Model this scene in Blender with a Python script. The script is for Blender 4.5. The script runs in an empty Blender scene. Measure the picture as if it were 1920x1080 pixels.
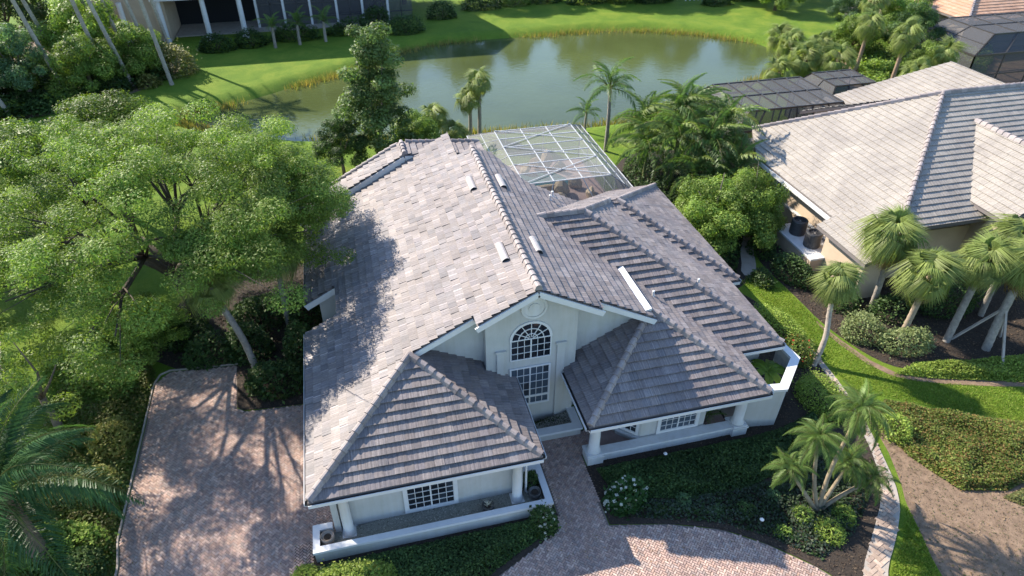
import bpy, bmesh, math, random
import numpy as np
from mathutils import Vector, Matrix, Euler

scene = bpy.context.scene
COL = scene.collection
R_ = math.radians
random.seed(11)
rng = np.random.default_rng(11)

# ------------------------------------------------------------ camera
CAM_POS = Vector((2.892, -13.751, 19.853))
YAW, PITCH, ROLL = R_(14.117), R_(36.118), R_(0.181)
_f = Vector((math.sin(YAW)*math.cos(PITCH), math.cos(YAW)*math.cos(PITCH), -math.sin(PITCH)))
_r = Vector((math.cos(YAW), -math.sin(YAW), 0.0))
_u = _r.cross(_f)
_r2 = _r*math.cos(ROLL) + _u*math.sin(ROLL)
_u2 = _u*math.cos(ROLL) - _r*math.sin(ROLL)
cd = bpy.data.cameras.new('camera')
cd.sensor_width = 36.0
cd.lens = 1263.9/1920*36.0
cd.clip_start = 0.1
cd.clip_end = 5000
cam = bpy.data.objects.new('camera', cd)
COL.objects.link(cam)
m3 = Matrix((_r2, _u2, -_f)).transposed()
cam.matrix_world = Matrix.Translation(CAM_POS) @ m3.to_4x4()
scene.camera = cam
cd.dof.use_dof = True
cd.dof.focus_distance = 23.5
cd.dof.aperture_fstop = 0.62

# ------------------------------------------------------------ sky and sun
SUN_AZ = R_(-40.0)      # clockwise from +Y
SUN_EL = R_(35.5)
w = bpy.data.worlds.new('World')
scene.world = w
w.use_nodes = True
nt = w.node_tree
bg = nt.nodes['Background']
sky = nt.nodes.new('ShaderNodeTexSky')
sky.sky_type = 'NISHITA'
sky.sun_disc = False
sky.sun_elevation = SUN_EL
sky.sun_rotation = SUN_AZ
sky.air_density = 1.0
sky.dust_density = 0.3
sky.ozone_density = 3.0
nt.links.new(sky.outputs[0], bg.inputs[0])
bg.inputs[1].default_value = 0.145
sd = bpy.data.lights.new('sun', 'SUN')
sd.energy = 4.7
sd.angle = R_(0.53)
sd.color = (1.0, 0.905, 0.765)
sun = bpy.data.objects.new('sun', sd)
COL.objects.link(sun)
to_sun = Vector((math.sin(SUN_AZ)*math.cos(SUN_EL), math.cos(SUN_AZ)*math.cos(SUN_EL), math.sin(SUN_EL)))
sun.rotation_euler = to_sun.to_track_quat('Z', 'Y').to_euler()
sun.location = (-30, 40, 40)
vs = scene.view_settings
vs.view_transform = 'Standard'
vs.look = 'None'
vs.exposure = 1.33
vs.gamma = 1.0
vs.use_curve_mapping = False
scene.cycles.use_denoising = True
scene.cycles.max_bounces = 8
scene.cycles.transparent_max_bounces = 16
scene.cycles.caustics_reflective = False
scene.cycles.caustics_refractive = False

# ------------------------------------------------------------ materials
MATS = {}
def _new(name):
    m = bpy.data.materials.new(name); m.use_nodes = True
    MATS[name] = m
    n = m.node_tree.nodes; l = m.node_tree.links
    return m, n, l, n['Principled BSDF']

def noise(n, l, scale, detail=4, rough=0.6, vec=None, dist=0.0):
    t = n.new('ShaderNodeTexNoise'); t.inputs['Scale'].default_value = scale
    t.inputs['Detail'].default_value = detail; t.inputs['Roughness'].default_value = rough
    t.inputs['Distortion'].default_value = dist
    if vec is None:
        g = n.new('ShaderNodeNewGeometry'); vec = g.outputs['Position']
    l.new(vec, t.inputs['Vector'])
    return t.outputs['Fac']

def ramp(n, l, fac, stops):
    r = n.new('ShaderNodeValToRGB')
    e = r.color_ramp.elements
    while len(e) < len(stops): e.new(0.5)
    for k, (p, c) in enumerate(stops):
        e[k].position = p; e[k].color = (*c, 1)
    l.new(fac, r.inputs[0]); return r.outputs[0]

def mixc(n, l, a, b, fac, mode='MIX'):
    x = n.new('ShaderNodeMix'); x.data_type = 'RGBA'; x.blend_type = mode
    for s, v in ((6, a), (7, b)):
        if isinstance(v, tuple): x.inputs[s].default_value = (*v, 1)
        else: l.new(v, x.inputs[s])
    if isinstance(fac, float): x.inputs[0].default_value = fac
    else: l.new(fac, x.inputs[0])
    return x.outputs[2]

def bump(n, l, p, h, strength, dist=0.02):
    b = n.new('ShaderNodeBump'); b.inputs['Strength'].default_value = strength
    b.inputs['Distance'].default_value = dist
    l.new(h, b.inputs['Height']); l.new(b.outputs[0], p.inputs['Normal'])

def plain(name, c1, c2=None, scale=3.0, rough=0.7, metal=0.0, bmp=0.0, bscale=60, spec=0.5):
    m, n, l, p = _new(name)
    if c2 is None: p.inputs['Base Color'].default_value = (*c1, 1)
    else:
        f = noise(n, l, scale, 6)
        l.new(ramp(n, l, f, [(0.3, c1), (0.7, c2)]), p.inputs['Base Color'])
    p.inputs['Roughness'].default_value = rough
    p.inputs['Metallic'].default_value = metal
    p.inputs['Specular IOR Level'].default_value = spec
    if bmp: bump(n, l, p, noise(n, l, bscale, 5), bmp)
    return m

def weather(name, base_lo, base_hi, streak=0.72, grime=(0.30, 0.27, 0.22)):
    """painted stucco with rain streaks and splash dirt"""
    m, n, l, p = _new(name)
    g = n.new('ShaderNodeNewGeometry'); mp = n.new('ShaderNodeMapping'); mp.inputs['Scale'].default_value = (5.5, 5.5, 0.35)
    l.new(g.outputs['Position'], mp.inputs['Vector'])
    c = ramp(n, l, noise(n, l, 1.4, 6), [(0.3, base_lo), (0.7, base_hi)])
    s = ramp(n, l, noise(n, l, 1.0, 7, 0.65, mp.outputs[0]), [(0.36, (streak, streak*.985, streak*.95)), (0.56, (1, 1, 1))])
    c = mixc(n, l, c, s, 1.0, 'MULTIPLY')
    d = ramp(n, l, noise(n, l, 2.2, 8, 0.7), [(0.56, (0, 0, 0)), (0.76, (.4, .4, .4))])
    c = mixc(n, l, c, grime, d)
    l.new(c, p.inputs['Base Color']); p.inputs['Roughness'].default_value = 0.9
    bump(n, l, p, noise(n, l, 45, 5), 0.35)
def attr_mat(name, rough=0.8, scale=18, var=0.35, bmp=0.3, bscale=60, spec=0.3, streak=None):
    """base colour from each piece's own colour, with grain and stains"""
    m, n, l, p = _new(name)
    a = n.new('ShaderNodeAttribute'); a.attribute_name = 'Col'
    f = noise(n, l, scale, 5, 0.65)
    g = ramp(n, l, f, [(0.25, (1-var,)*3), (0.75, (1+var*0.6,)*3)])
    c = mixc(n, l, a.outputs['Color'], g, 1.0, 'MULTIPLY')
    if streak:                                   # combed grain running down each tile
        w1 = n.new('ShaderNodeTexNoise'); w1.noise_dimensions = '1D'; w1.inputs['Detail'].default_value = 2
        w1.inputs['Scale'].default_value = streak
        l.new(a.outputs['Alpha'], w1.inputs['W'])
        c = mixc(n, l, c, ramp(n, l, w1.outputs['Fac'], [(0.32, (0.74,)*3), (0.68, (1.20,)*3)]), 1.0, 'MULTIPLY')
    f2 = noise(n, l, 0.45, 8, 0.68, dist=.5)
    g2 = ramp(n, l, f2, [(0.3, (0.72, 0.705, 0.71)), (0.70, (1.10, 1.09, 1.06))])
    c = mixc(n, l, c, g2, 1.0, 'MULTIPLY')
    l.new(c, p.inputs['Base Color'])
    p.inputs['Roughness'].default_value = rough
    p.inputs['Specular IOR Level'].default_value = spec
    if bmp: bump(n, l, p, noise(n, l, bscale, 4), bmp, 0.01)
    return m

def leaf_mat(name, trans=0.35, rough=0.5, gain=1.0):
    m, n, l, p = _new(name)
    a = n.new('ShaderNodeAttribute'); a.attribute_name = 'Col'
    oi = n.new('ShaderNodeObjectInfo')
    hs = n.new('ShaderNodeHueSaturation')
    l.new(a.outputs['Color'], hs.inputs['Color'])
    mr = n.new('ShaderNodeMapRange'); mr.inputs['To Min'].default_value = 0.8*gain; mr.inputs['To Max'].default_value = 1.2*gain
    l.new(oi.outputs['Random'], mr.inputs['Value']); l.new(mr.outputs[0], hs.inputs['Value'])
    l.new(hs.outputs[0], p.inputs['Base Color'])
    p.inputs['Roughness'].default_value = rough
    p.inputs['Specular IOR Level'].default_value = 0.18
    t = n.new('ShaderNodeBsdfTranslucent')
    tc = mixc(n, l, hs.outputs[0], (1.25, 1.35, 0.55), 1.0, 'MULTIPLY')
    l.new(tc, t.inputs['Color'])
    mx = n.new('ShaderNodeMixShader'); mx.inputs[0].default_value = trans
    l.new(p.outputs[0], mx.inputs[1]); l.new(t.outputs[0], mx.inputs[2])
    l.new(mx.outputs[0], n['Material Output'].inputs['Surface'])
    return m

def screen_mat(name, col, opac):
    m, n, l, p = _new(name)
    tr = n.new('ShaderNodeBsdfTransparent')
    p.inputs['Base Color'].default_value = (*col, 1); p.inputs['Roughness'].default_value = 0.8
    mx = n.new('ShaderNodeMixShader'); mx.inputs[0].default_value = opac
    l.new(tr.outputs[0], mx.inputs[1]); l.new(p.outputs[0], mx.inputs[2])
    l.new(mx.outputs[0], n['Material Output'].inputs['Surface'])
    return m

attr_mat('tile', rough=0.62, scale=14, var=0.26, bmp=0.35, bscale=90, spec=0.45, streak=7.0)
attr_mat('paver', rough=0.85, scale=9, var=0.3, bmp=0.5, bscale=50)
attr_mat('rocky', rough=0.9, scale=5, var=0.4, bmp=0.9, bscale=9)
attr_mat('bark', rough=0.9, scale=7, var=0.4, bmp=0.8, bscale=25)
leaf_mat('leaf', 0.38)
leaf_mat('palm_leaf', 0.40, 0.42)
leaf_mat('grass_blade', 0.35, 0.6)
weather('stucco', (0.41, 0.41, 0.395), (0.47, 0.465, 0.45), .95, (0.40, 0.385, 0.35))
plain('stucco_beige', (0.42, 0.325, 0.235), (0.48, 0.38, 0.275), 1.2, 0.9, bmp=0.2, bscale=45)
weather('trim', (0.54, 0.54, 0.54), (0.62, 0.62, 0.62), .93, (0.42, 0.41, 0.38))
plain('trim_clean', (0.62, 0.62, 0.62), (0.56, 0.56, 0.57), 5.0, 0.45)
plain('dark_void', (0.012, 0.013, 0.015), rough=0.9)
plain('gutter_inside', (0.022, 0.022, 0.022), (0.05, 0.045, 0.04), 9, 0.9)
plain('flashing', (0.66, 0.66, 0.66), (0.58, 0.58, 0.59), 7, 0.45, 0.2)
plain('vent_metal', (0.30, 0.275, 0.265), (0.36, 0.33, 0.32), 6, 0.5)
plain('deck', (0.16, 0.14, 0.135), rough=0.95)
plain('metal_dark', (0.045, 0.045, 0.05), (0.075, 0.075, 0.08), 8, 0.5, 0.3)
plain('metal_white', (0.44, 0.45, 0.46), rough=0.4)
plain('bronze', (0.05, 0.045, 0.042), rough=0.5, metal=0.3)
plain('pot', (0.03, 0.032, 0.035), (0.09, 0.085, 0.08), 12, 0.35)
plain('terracotta_rim', (0.22, 0.17, 0.13), (0.3, 0.24, 0.2), 8, 0.8)
plain('gravel_base', (0.16, 0.16, 0.13), (0.30, 0.29, 0.25), 40, 0.95, bmp=1.0, bscale=60)
plain('mulch', (0.014, 0.010, 0.007), (0.045, 0.031, 0.021), 14, 0.95, bmp=1.0, bscale=35)
plain('bare_soil', (0.115, 0.075, 0.048), (0.235, 0.16, 0.105), 3.4, 0.95, bmp=0.8, bscale=30)
plain('concrete', (0.27, 0.235, 0.20), (0.36, 0.315, 0.27), 2.5, 0.9, bmp=0.4, bscale=40)
plain('joint_sand', (0.13, 0.10, 0.085), (0.19, 0.15, 0.13), 8, 0.95)
plain('pool_deck', (0.27, 0.19, 0.175), (0.36, 0.27, 0.24), 3, 0.9, bmp=0.3)

def glass_mat(name, col, rough=0.06):
    m, n, l, p = _new(name)
    p.inputs['Base Color'].default_value = (*col, 1); p.inputs['Roughness'].default_value = rough
    p.inputs['Specular IOR Level'].default_value = 0.6
    bump(n, l, p, noise(n, l, 1.3, 2), 0.05, 0.05)
    return m
glass_mat('window_glass', (0.010, 0.013, 0.019))
glass_mat('curtained_glass', (0.055, 0.075, 0.10))
glass_mat('shaded_glass', (0.028, 0.036, 0.048))

def grass_mat():
    m, n, l, p = _new('grass')
    f = noise(n, l, 0.42, 9, 0.72, dist=.6)
    c = ramp(n, l, f, [(0.30, (0.085, 0.155, 0.018)), (0.48, (0.12, 0.20, 0.022)), (0.66, (0.185, 0.245, 0.032)), (0.80, (0.27, 0.26, 0.085))])
    f2 = noise(n, l, 22, 6, 0.75)
    g = ramp(n, l, f2, [(0.25, (0.5, 0.55, 0.5)), (0.75, (1.25, 1.2, 1.1))])
    c = mixc(n, l, c, g, 1.0, 'MULTIPLY')
    l.new(c, p.inputs['Base Color']); p.inputs['Roughness'].default_value = 0.9
    p.inputs['Specular IOR Level'].default_value = 0.15
    bump(n, l, p, noise(n, l, 30, 5, 0.8), 1.0, 0.06)
grass_mat()

def water_mat(name, c, scale, strength):
    m, n, l, p = _new(name)
    f = noise(n, l, 0.05, 4)
    l.new(ramp(n, l, f, [(0.35, c), (0.7, tuple(v*1.7 for v in c))]), p.inputs['Base Color'])
    p.inputs['Roughness'].default_value = 0.07
    p.inputs['IOR'].default_value = 1.333
    bump(n, l, p, noise(n, l, scale, 4, 0.55), strength, 0.05)
water_mat('lake_water', (0.050, 0.064, 0.021), 2.6, 0.22)
water_mat('pool_water', (0.03, 0.085, 0.085), 3.0, 0.25)

# ------------------------------------------------------------ mesh helpers
def link(o, parent=None):
    COL.objects.link(o)
    if parent is not None: o.parent = parent
    return o

def tag(o, label=None, cat=None, group=None, kind=None):
    if label: o['label'] = label
    if cat: o['category'] = cat
    if group: o['group'] = group
    if kind: o['kind'] = kind
    return o

def empty(name, loc=(0, 0, 0), label=None, cat=None, group=None, kind=None, rz=0):
    o = bpy.data.objects.new(name, None); o.location = loc; o.rotation_euler = (0, 0, rz)
    o.empty_display_size = 0.3
    link(o); return tag(o, label, cat, group, kind)

def mesh_data(name, verts, faces, mat, cols=None, smooth=False):
    me = bpy.data.meshes.new(name)
    me.from_pydata([tuple(v) for v in verts], [], faces)
    if cols is not None:
        ca = me.color_attributes.new('Col', 'FLOAT_COLOR', 'POINT')
        ck = np.asarray(cols, np.float32); arr = np.ones((len(verts), 4), np.float32); arr[:, :ck.shape[1]] = ck
        ca.data.foreach_set('color', arr.ravel())
    if mat: me.materials.append(MATS[mat])
    if smooth: me.polygons.foreach_set('use_smooth', [True]*len(me.polygons))
    me.update()
    return me

def mk(name, verts, faces, mat, parent=None, cols=None, smooth=False, loc=None):
    o = bpy.data.objects.new(name, mesh_data(name, verts, faces, mat, cols, smooth))
    if loc is not None: o.location = loc
    return link(o, parent)

class MB:
    """collects shapes for ONE mesh object"""
    def __init__(s): s.v = []; s.f = []; s.c = []
    def add(s, vs, fs, col=(0.5, 0.5, 0.5)):
        b = len(s.v); s.v += [tuple(v) for v in vs]; s.f += [tuple(b+i for i in f) for f in fs]
        s.c += [col]*len(vs); return s
    def box(s, x0, x1, y0, y1, z0, z1, col=(0.5, 0.5, 0.5)):
        vs = [(x, y, z) for z in (z0, z1) for y in (y0, y1) for x in (x0, x1)]
        return s.add(vs, [(0, 2, 3, 1), (4, 5, 7, 6), (0, 1, 5, 4), (2, 6, 7, 3), (0, 4, 6, 2), (1, 3, 7, 5)], col)
    def bar(s, a, b, w, h, up=(0, 0, 1), col=(0.5, 0.5, 0.5)):
        a = Vector(a); b = Vector(b); d = (b-a).normalized(); u = Vector(up)
        x = d.cross(u)
        if x.length < 1e-4: x = d.cross(Vector((1, 0, 0)))
        x.normalize(); z = x.cross(d).normalized()
        vs = [p + x*sx*w/2 + z*sz*h/2 for p in (a, b) for sx, sz in ((-1, -1), (1, -1), (1, 1), (-1, 1))]
        return s.add(vs, [(3, 2, 1, 0), (4, 5, 6, 7), (0, 1, 5, 4), (1, 2, 6, 5), (2, 3, 7, 6), (3, 0, 4, 7)], col)
    def prism(s, pts, z0, z1, col=(0.5, 0.5, 0.5)):
        n = len(pts)
        vs = [(x, y, z0) for x, y in pts] + [(x, y, z1) for x, y in pts]
        fs = [tuple(range(n-1, -1, -1)), tuple(range(n, 2*n))] + [(i, (i+1) % n, n+(i+1) % n, n+i) for i in range(n)]
        return s.add(vs, fs, col)
    def extr(s, pts, n, col=(0.5, 0.5, 0.5)):
        """3d polygon extruded by vector n"""
        k = len(pts); n = Vector(n)
        vs = [Vector(p) for p in pts] + [Vector(p)+n for p in pts]
        fs = [tuple(range(k-1, -1, -1)), tuple(range(k, 2*k))] + [(i, (i+1) % k, k+(i+1) % k, k+i) for i in range(k)]
        return s.add(vs, fs, col)
    def tube(s, pts, rad, sides=8, col=(0.5, 0.5, 0.5), cap=True):
        pts = [Vector(p) for p in pts]; n = len(pts)
        if not hasattr(rad, '__len__'): rad = [rad]*n
        b = len(s.v); vs = []; fs = []
        ref = Vector((0.3, 1, 0.1)).normalized()
        for i, p in enumerate(pts):
            d = (pts[min(i+1, n-1)]-pts[max(i-1, 0)]).normalized()
            x = d.cross(ref)
            if x.length < 1e-3: x = d.cross(Vector((1, 0, 0)))
            x.normalize(); y = d.cross(x)
            for k in range(sides):
                a = 2*math.pi*k/sides
                vs.append(p + (x*math.cos(a)+y*math.sin(a))*rad[i])
        for i in range(n-1):
            for k in range(sides):
                k2 = (k+1) % sides
                fs.append((i*sides+k, i*sides+k2, (i+1)*sides+k2, (i+1)*sides+k))
        if cap:
            fs.append(tuple(range(sides-1, -1, -1))); fs.append(tuple((n-1)*sides+k for k in range(sides)))
        return s.add(vs, fs, col)
    def lathe(s, prof, c=(0, 0, 0), sides=20, col=(0.5, 0.5, 0.5)):
        vs = []; fs = []
        for r, z in prof:
            for k in range(sides):
                a = 2*math.pi*k/sides; vs.append((c[0]+r*math.cos(a), c[1]+r*math.sin(a), c[2]+z))
        for i in range(len(prof)-1):
            for k in range(sides):
                k2 = (k+1) % sides
                fs.append((i*sides+k, i*sides+k2, (i+1)*sides+k2, (i+1)*sides+k))
        fs.append(tuple(range(sides-1, -1, -1))); fs.append(tuple((len(prof)-1)*sides+k for k in range(sides)))
        return s.add(vs, fs, col)
    def obj(s, name, mat, parent=None, smooth=False, loc=None, cols=False):
        return mk(name, s.v, s.f, mat, parent, s.c if cols else None, smooth, loc)

def fast_mesh(name, V, nper, mat, C=None):
    """V (N, nper, 3): N separate faces"""
    N = V.shape[0]
    me = bpy.data.meshes.new(name)
    me.vertices.add(N*nper); me.vertices.foreach_set('co', V.astype(np.float32).ravel())
    me.loops.add(N*nper); me.loops.foreach_set('vertex_index', np.arange(N*nper, dtype=np.int32))
    me.polygons.add(N)
    me.polygons.foreach_set('loop_start', (np.arange(N)*nper).astype(np.int32))
    if C is not None:
        ca = me.color_attributes.new('Col', 'FLOAT_COLOR', 'POINT')
        arr = np.ones((N, nper, 4), np.float32); arr[:, :, :3] = C[:, None, :]
        ca.data.foreach_set('color', arr.ravel())
    me.materials.append(MATS[mat])
    me.update(calc_edges=True)
    return me

def inpoly(P, poly):
    P = np.asarray(P, float); x, y = P[:, 0], P[:, 1]; r = np.zeros(len(P), bool)
    q = np.asarray(poly, float); j = len(q)-1
    for i in range(len(q)):
        xi, yi = q[i]; xj, yj = q[j]
        if yi != yj:
            c = ((yi > y) != (yj > y)) & (x < (xj-xi)*(y-yi)/(yj-yi)+xi)
            r ^= c
        j = i
    return r

def dist_to_poly(P, poly):
    P = np.asarray(P, float); q = np.asarray(poly, float); best = np.full(len(P), 1e9)
    for i in range(len(q)):
        a = q[i]; b = q[(i+1) % len(q)]; d = b-a
        t = np.clip(((P-a)@d)/max(d@d, 1e-9), 0, 1)
        best = np.minimum(best, np.linalg.norm(P-(a+t[:, None]*d), axis=1))
    return best

def smooth_poly(pts, it=2):
    p = np.asarray(pts, float)
    for _ in range(it):
        q = np.roll(p, -1, 0)
        p = np.stack([0.75*p+0.25*q, 0.25*p+0.75*q], 1).reshape(-1, 2)
    return [tuple(v) for v in p]

def sheet(name, poly, z, mat, kind='structure', parent=None):
    o = mk(name, [(x, y, z) for x, y in poly], [tuple(range(len(poly)))], mat, parent)
    if sum(poly[i][0]*poly[(i+1) % len(poly)][1]-poly[(i+1) % len(poly)][0]*poly[i][1] for i in range(len(poly))) < 0:
        o.data.flip_normals()
    if kind: o['kind'] = kind
    return o
# ============================================================ terrain, lake, drives, paths
LAKE = smooth_poly([(-11, 41.5), (-5.9, 43.2), (-1, 46.6), (5.0, 50.0), (8.2, 54.0), (12, 56.0), (22.6, 56.2), (31.6, 56.6), (38.8, 53.6),
                    (43.6, 49.3), (44.9, 46), (43, 41), (38, 38.0), (32.6, 36.4), (28, 33.9), (23.6, 32.2), (18, 32.0),
                    (11.9, 32.8), (8.1, 33.2), (2.0, 33.7), (-2, 35.2), (-8, 38)], 2)
def axis(lo, hi, step, ext):
    a = list(np.arange(lo, hi+1e-6, step)); d = step
    l, h = [], []; x = lo; y = hi
    while x > -ext:
        d *= 1.6; x -= d; y += d; l.append(x); h.append(y)
    return np.array(l[::-1]+a+h)
gx = axis(-40, 75, 0.8, 1500); gy = axis(-12, 80, 0.8, 1500)
GX, GY = np.meshgrid(gx, gy)
PXY = np.stack([GX.ravel(), GY.ravel()], 1)
near = (np.abs(PXY[:, 0]-17) < 45) & (np.abs(PXY[:, 1]-44) < 25)
sdv = np.full(len(PXY), 50.0)
sub = PXY[near]
dd = dist_to_poly(sub, LAKE); ins = inpoly(sub, LAKE)
sdv[near] = np.where(ins, -dd, dd)
tt = np.clip((1.5-sdv)/3.2, 0, 1); Zg = -1.6*tt*tt*(3-2*tt)
Zg += np.where(sdv > 2, 0.0, 0.0)
nx, ny = len(gx), len(gy)
verts = np.stack([PXY[:, 0], PXY[:, 1], Zg], 1)
faces = [(j*nx+i, j*nx+i+1, (j+1)*nx+i+1, (j+1)*nx+i) for j in range(ny-1) for i in range(nx-1)]
ground = mk('ground', verts, faces, 'grass', smooth=True); ground['kind'] = 'structure'
lk = sheet('lake', [(x*1.0, y) for x, y in smooth_poly([(-14, 40), (-8, 46), (4, 53), (10, 59), (32, 60), (42, 56), (48, 47), (45, 37), (34, 33.5), (22, 29.9), (10, 30.6), (0, 31.8), (-8, 36)], 2)], -0.55, 'lake_water')

# --- beds of dark mulch
BED_R = smooth_poly([(9.45, 1.9), (9.45, -1.0), (9.45, -1.3), (9.46, -1.3), (9.7, -1.36), (11.4, -1.75), (13, -2.35), (14.2, -3.2), (15.4, -4.4), (15.9, -5.2), (16.6, -5.0), (18.0, -3.7), (19.5, -2.5),
                     (20.15, -0.8), (20.7, 1.3), (21.0, 2.8), (21.1, 5.0), (20.9, 8.5), (20.2, 10), (17.8, 10), (15.0, 2.6)], 1)
BED_F = smooth_poly([(-0.85, 0.4), (-0.85, .35), (-0.85, -3.6), (3.8, -3.6), (5.2, -2.3), (6.4, -1.75), (7.75, -1.1), (7.9, -0.3), (7.5, 0.6), (2, 0.6)], 1)
BED_L = smooth_poly([(-3.35, 9.98), (-3.34, 9.9), (-3.15, 7.4), (-3.1, 7.3), (-2.8, 7.08), (0.9, 6.8), (0.9, 17.5), (-5.5, 17.5), (-7.2, 13), (-6.6, 10.4)], 1)
BED_N = smooth_poly([(22.9, 8.6), (22.9, 6.2), (23.7, 3.4), (25, 2.6), (28, 1.9), (31, 1.2), (36, 1.5), (36, 9.5), (27, 9.5), (26.9, 15), (24.6, 15), (22.7, 12.5)], 2)
BED_S = smooth_poly([(18.5, 9.8), (21.0, 9.8), (22.2, 12), (24.8, 15.5), (27.5, 20), (27.2, 25), (21.5, 26.5), (18.4, 23), (18.4, 15)], 2)
for nm, pl, zz in (('planting_bed', BED_R, 0.02), ('planting_bed', BED_F, 0.03), ('planting_bed', BED_L, 0.02), ('planting_bed', BED_N, 0.006), ('planting_bed', BED_S, 0.008)):
    sheet(nm, pl, zz, 'mulch')
SOIL = smooth_poly([(21.0, 1.0), (20.9, -0.4), (20.2, -2.2), (19.75, -3.0), (19.5, -3.9), (19.0, -5.3), (18.6, -8), (30, -9), (30, -3.4), (26, -2.6), (22.6, -2.6), (21.7, -0.9)], 1)
sheet('bare_ground', SOIL, 0.005, 'bare_soil')
sheet('soil_edge', smooth_poly([(22.75, 7), (22.85, 5.8), (23.6, 3.0), (25.0, 2.15), (28.5, 1.1), (33, 0.1), (33, -0.15), (28.4, 0.75), (24.9, 1.85), (23.3, 2.85), (22.6, 5.6)], 1), 0.010, 'bare_soil')
sheet('grove_floor', smooth_poly([(-30, 42.5), (-20, 42.2), (-14.5, 46.0), (-12.4, 48.8), (-11, 52), (-13, 60), (-30, 66), (-45, 60), (-45, 45)], 2), 0.006, 'bare_soil')
sheet('grove_floor', smooth_poly([(47, 27), (43, 31), (47, 40), (52, 46), (62, 50), (75, 48), (75, 30), (60, 26)], 2), 0.006, 'bare_soil')

# --- brick paved drive: sand sheet plus every paver
DRIVE = [(-6.1, 10.2), (-3.35, 9.95), (-3.15, 7.3), (-2.8, 7.05), (0.55, 6.8), (0.55, 0.5), (-0.25, 0.5), (-0.25, -0.45), (-0.85, -0.7), (-0.85, -3.6), (3.8, -3.6), (5.2, -2.3),
         (6.4, -1.75), (7.6, -1.15), (7.85, -0.45), (7.85, 2.9), (12, 2.9), (12, 1.7), (9.5, 1.7), (9.42, -1.32), (11.4, -1.78), (13, -2.38), (14.2, -3.25), (15.3, -4.35), (15.9, -5.2),
         (16.0, -9), (-6.2, -9), (-6.25, 1.0), (-6.45, 2.0), (-6.55, 9.6)]
drive = sheet('driveway', DRIVE, 0.015, 'joint_sand')
def herringbone(poly, w, ang, z, ylim, parent, name, palette):
    c, s = math.cos(ang), math.sin(ang)
    q = np.asarray(poly); rot = np.array([[c, s], [-s, c]])
    qq = q@rot.T; lo = np.floor(qq.min(0)/w).astype(int)-2; hi = np.ceil(qq.max(0)/w).astype(int)+2
    I, J = np.meshgrid(np.arange(lo[0], hi[0]), np.arange(lo[1], hi[1]), indexing='ij')
    I = I.ravel(); J = J.ravel(); k = (I-J) % 4
    g = 0.0045
    out = []
    for sel, sx, sy in ((k == 0, 2, 1), (k == 3, 1, 2)):
        x0 = I[sel]*w+g; y0 = J[sel]*w+g; x1 = (I[sel]+sx)*w-g; y1 = (J[sel]+sy)*w-g
        out.append(np.stack([x0, y0, x1, y1], 1))
    B = np.concatenate(out); ctr = np.stack([(B[:, 0]+B[:, 2])/2, (B[:, 1]+B[:, 3])/2], 1)@rot
    keep = inpoly(ctr, poly) & (ctr[:, 1] > ylim) & (dist_to_poly(ctr, poly) > w*0.55)
    B = B[keep]; N = len(B)
    top = z+rng.uniform(0.0, 0.006, N)
    e = 0.006
    def ring(d, zz):
        P = np.stack([np.stack([B[:, 0]+d, B[:, 1]+d], 1), np.stack([B[:, 2]-d, B[:, 1]+d], 1), np.stack([B[:, 2]-d, B[:, 3]-d], 1), np.stack([B[:, 0]+d, B[:, 3]-d], 1)], 1)
        P = P@rot
        return np.concatenate([P, np.broadcast_to(zz[:, None, None], (N, 4, 1))], 2)
    T = ring(e, top); L = ring(0.0, top-0.02)
    V = np.concatenate([T, L], 1).reshape(-1, 3)
    base = (np.arange(N)*8)[:, None]
    pat = [(0, 1, 2, 3), (0, 4, 5, 1), (1, 5, 6, 2), (2, 6, 7, 3), (3, 7, 4, 0)]
    F = np.concatenate([base+np.array(p)[None] for p in pat], 0)
    pal = np.asarray(palette); C = pal[rng.integers(0, len(pal), N)]*rng.uniform(0.8, 1.18, (N, 1))
    me = mesh_data(name, V, F.tolist(), 'paver', np.repeat(C, 8, 0))
    o = bpy.data.objects.new(name, me); link(o, parent); o['kind'] = 'stuff'
    return o
PAV = [(0.43, 0.30, 0.25), (0.48, 0.355, 0.30), (0.38, 0.27, 0.235), (0.52, 0.385, 0.32), (0.40, 0.315, 0.28), (0.46, 0.315, 0.255)]
herringbone(DRIVE, 0.078, R_(45), 0.035, -7.0, drive, 'pavers', PAV)
# pale kerb edging along the outer side of the drive
edge = [(-6.25, -7), (-6.3, 1.0), (-6.5, 2.0), (-6.62, 9.5), (-6.45, 10.1), (-6.1, 10.28), (-3.3, 10.02)]
mb = MB()
for a, b in zip(edge[:-1], edge[1:]): mb.bar((*a, 0.03), (*b, 0.03), 0.055, 0.07)
kerb = mb.obj('kerb', 'concrete'); kerb['kind'] = 'structure'

# --- curved side path of pale pavers
PATH = smooth_poly([(21.15, 5.2), (20.95, 2.8), (20.65, 1.3), (20.15, -0.7), (19.3, -2.4), (17.9, -3.7), (16.45, -4.95), (15.6, -6.6), (16.5, -6.7), (17.2, -5.15), (18.6, -4.0), (19.8, -2.7), (20.55, -0.5), (21.0, 1.2), (21.25, 2.8), (21.4, 5.2)], 2)
path = sheet('path', PATH, 0.03, 'concrete')
herringbone(PATH, 0.15, R_(20), 0.045, -7, path, 'pavers', [(0.37, 0.28, 0.22), (0.43, 0.33, 0.265), (0.33, 0.25, 0.205)])
sheet('path', smooth_poly([(23.4, 15.5), (22.0, 12.2), (21.2, 10.9), (21.9, 10.6), (22.7, 12.0), (24.0, 15.2)], 1), 0.03, 'concrete')
sheet('street', smooth_poly([(-11.8, 4.5), (-12.2, 9), (-13.5, 13.5), (-15.5, 19), (-18, 27), (-24, 34), (-30, 34), (-22, 24), (-17, 12), (-15, 3), (-14.5, -3)], 2), 0.02, 'concrete')
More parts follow.
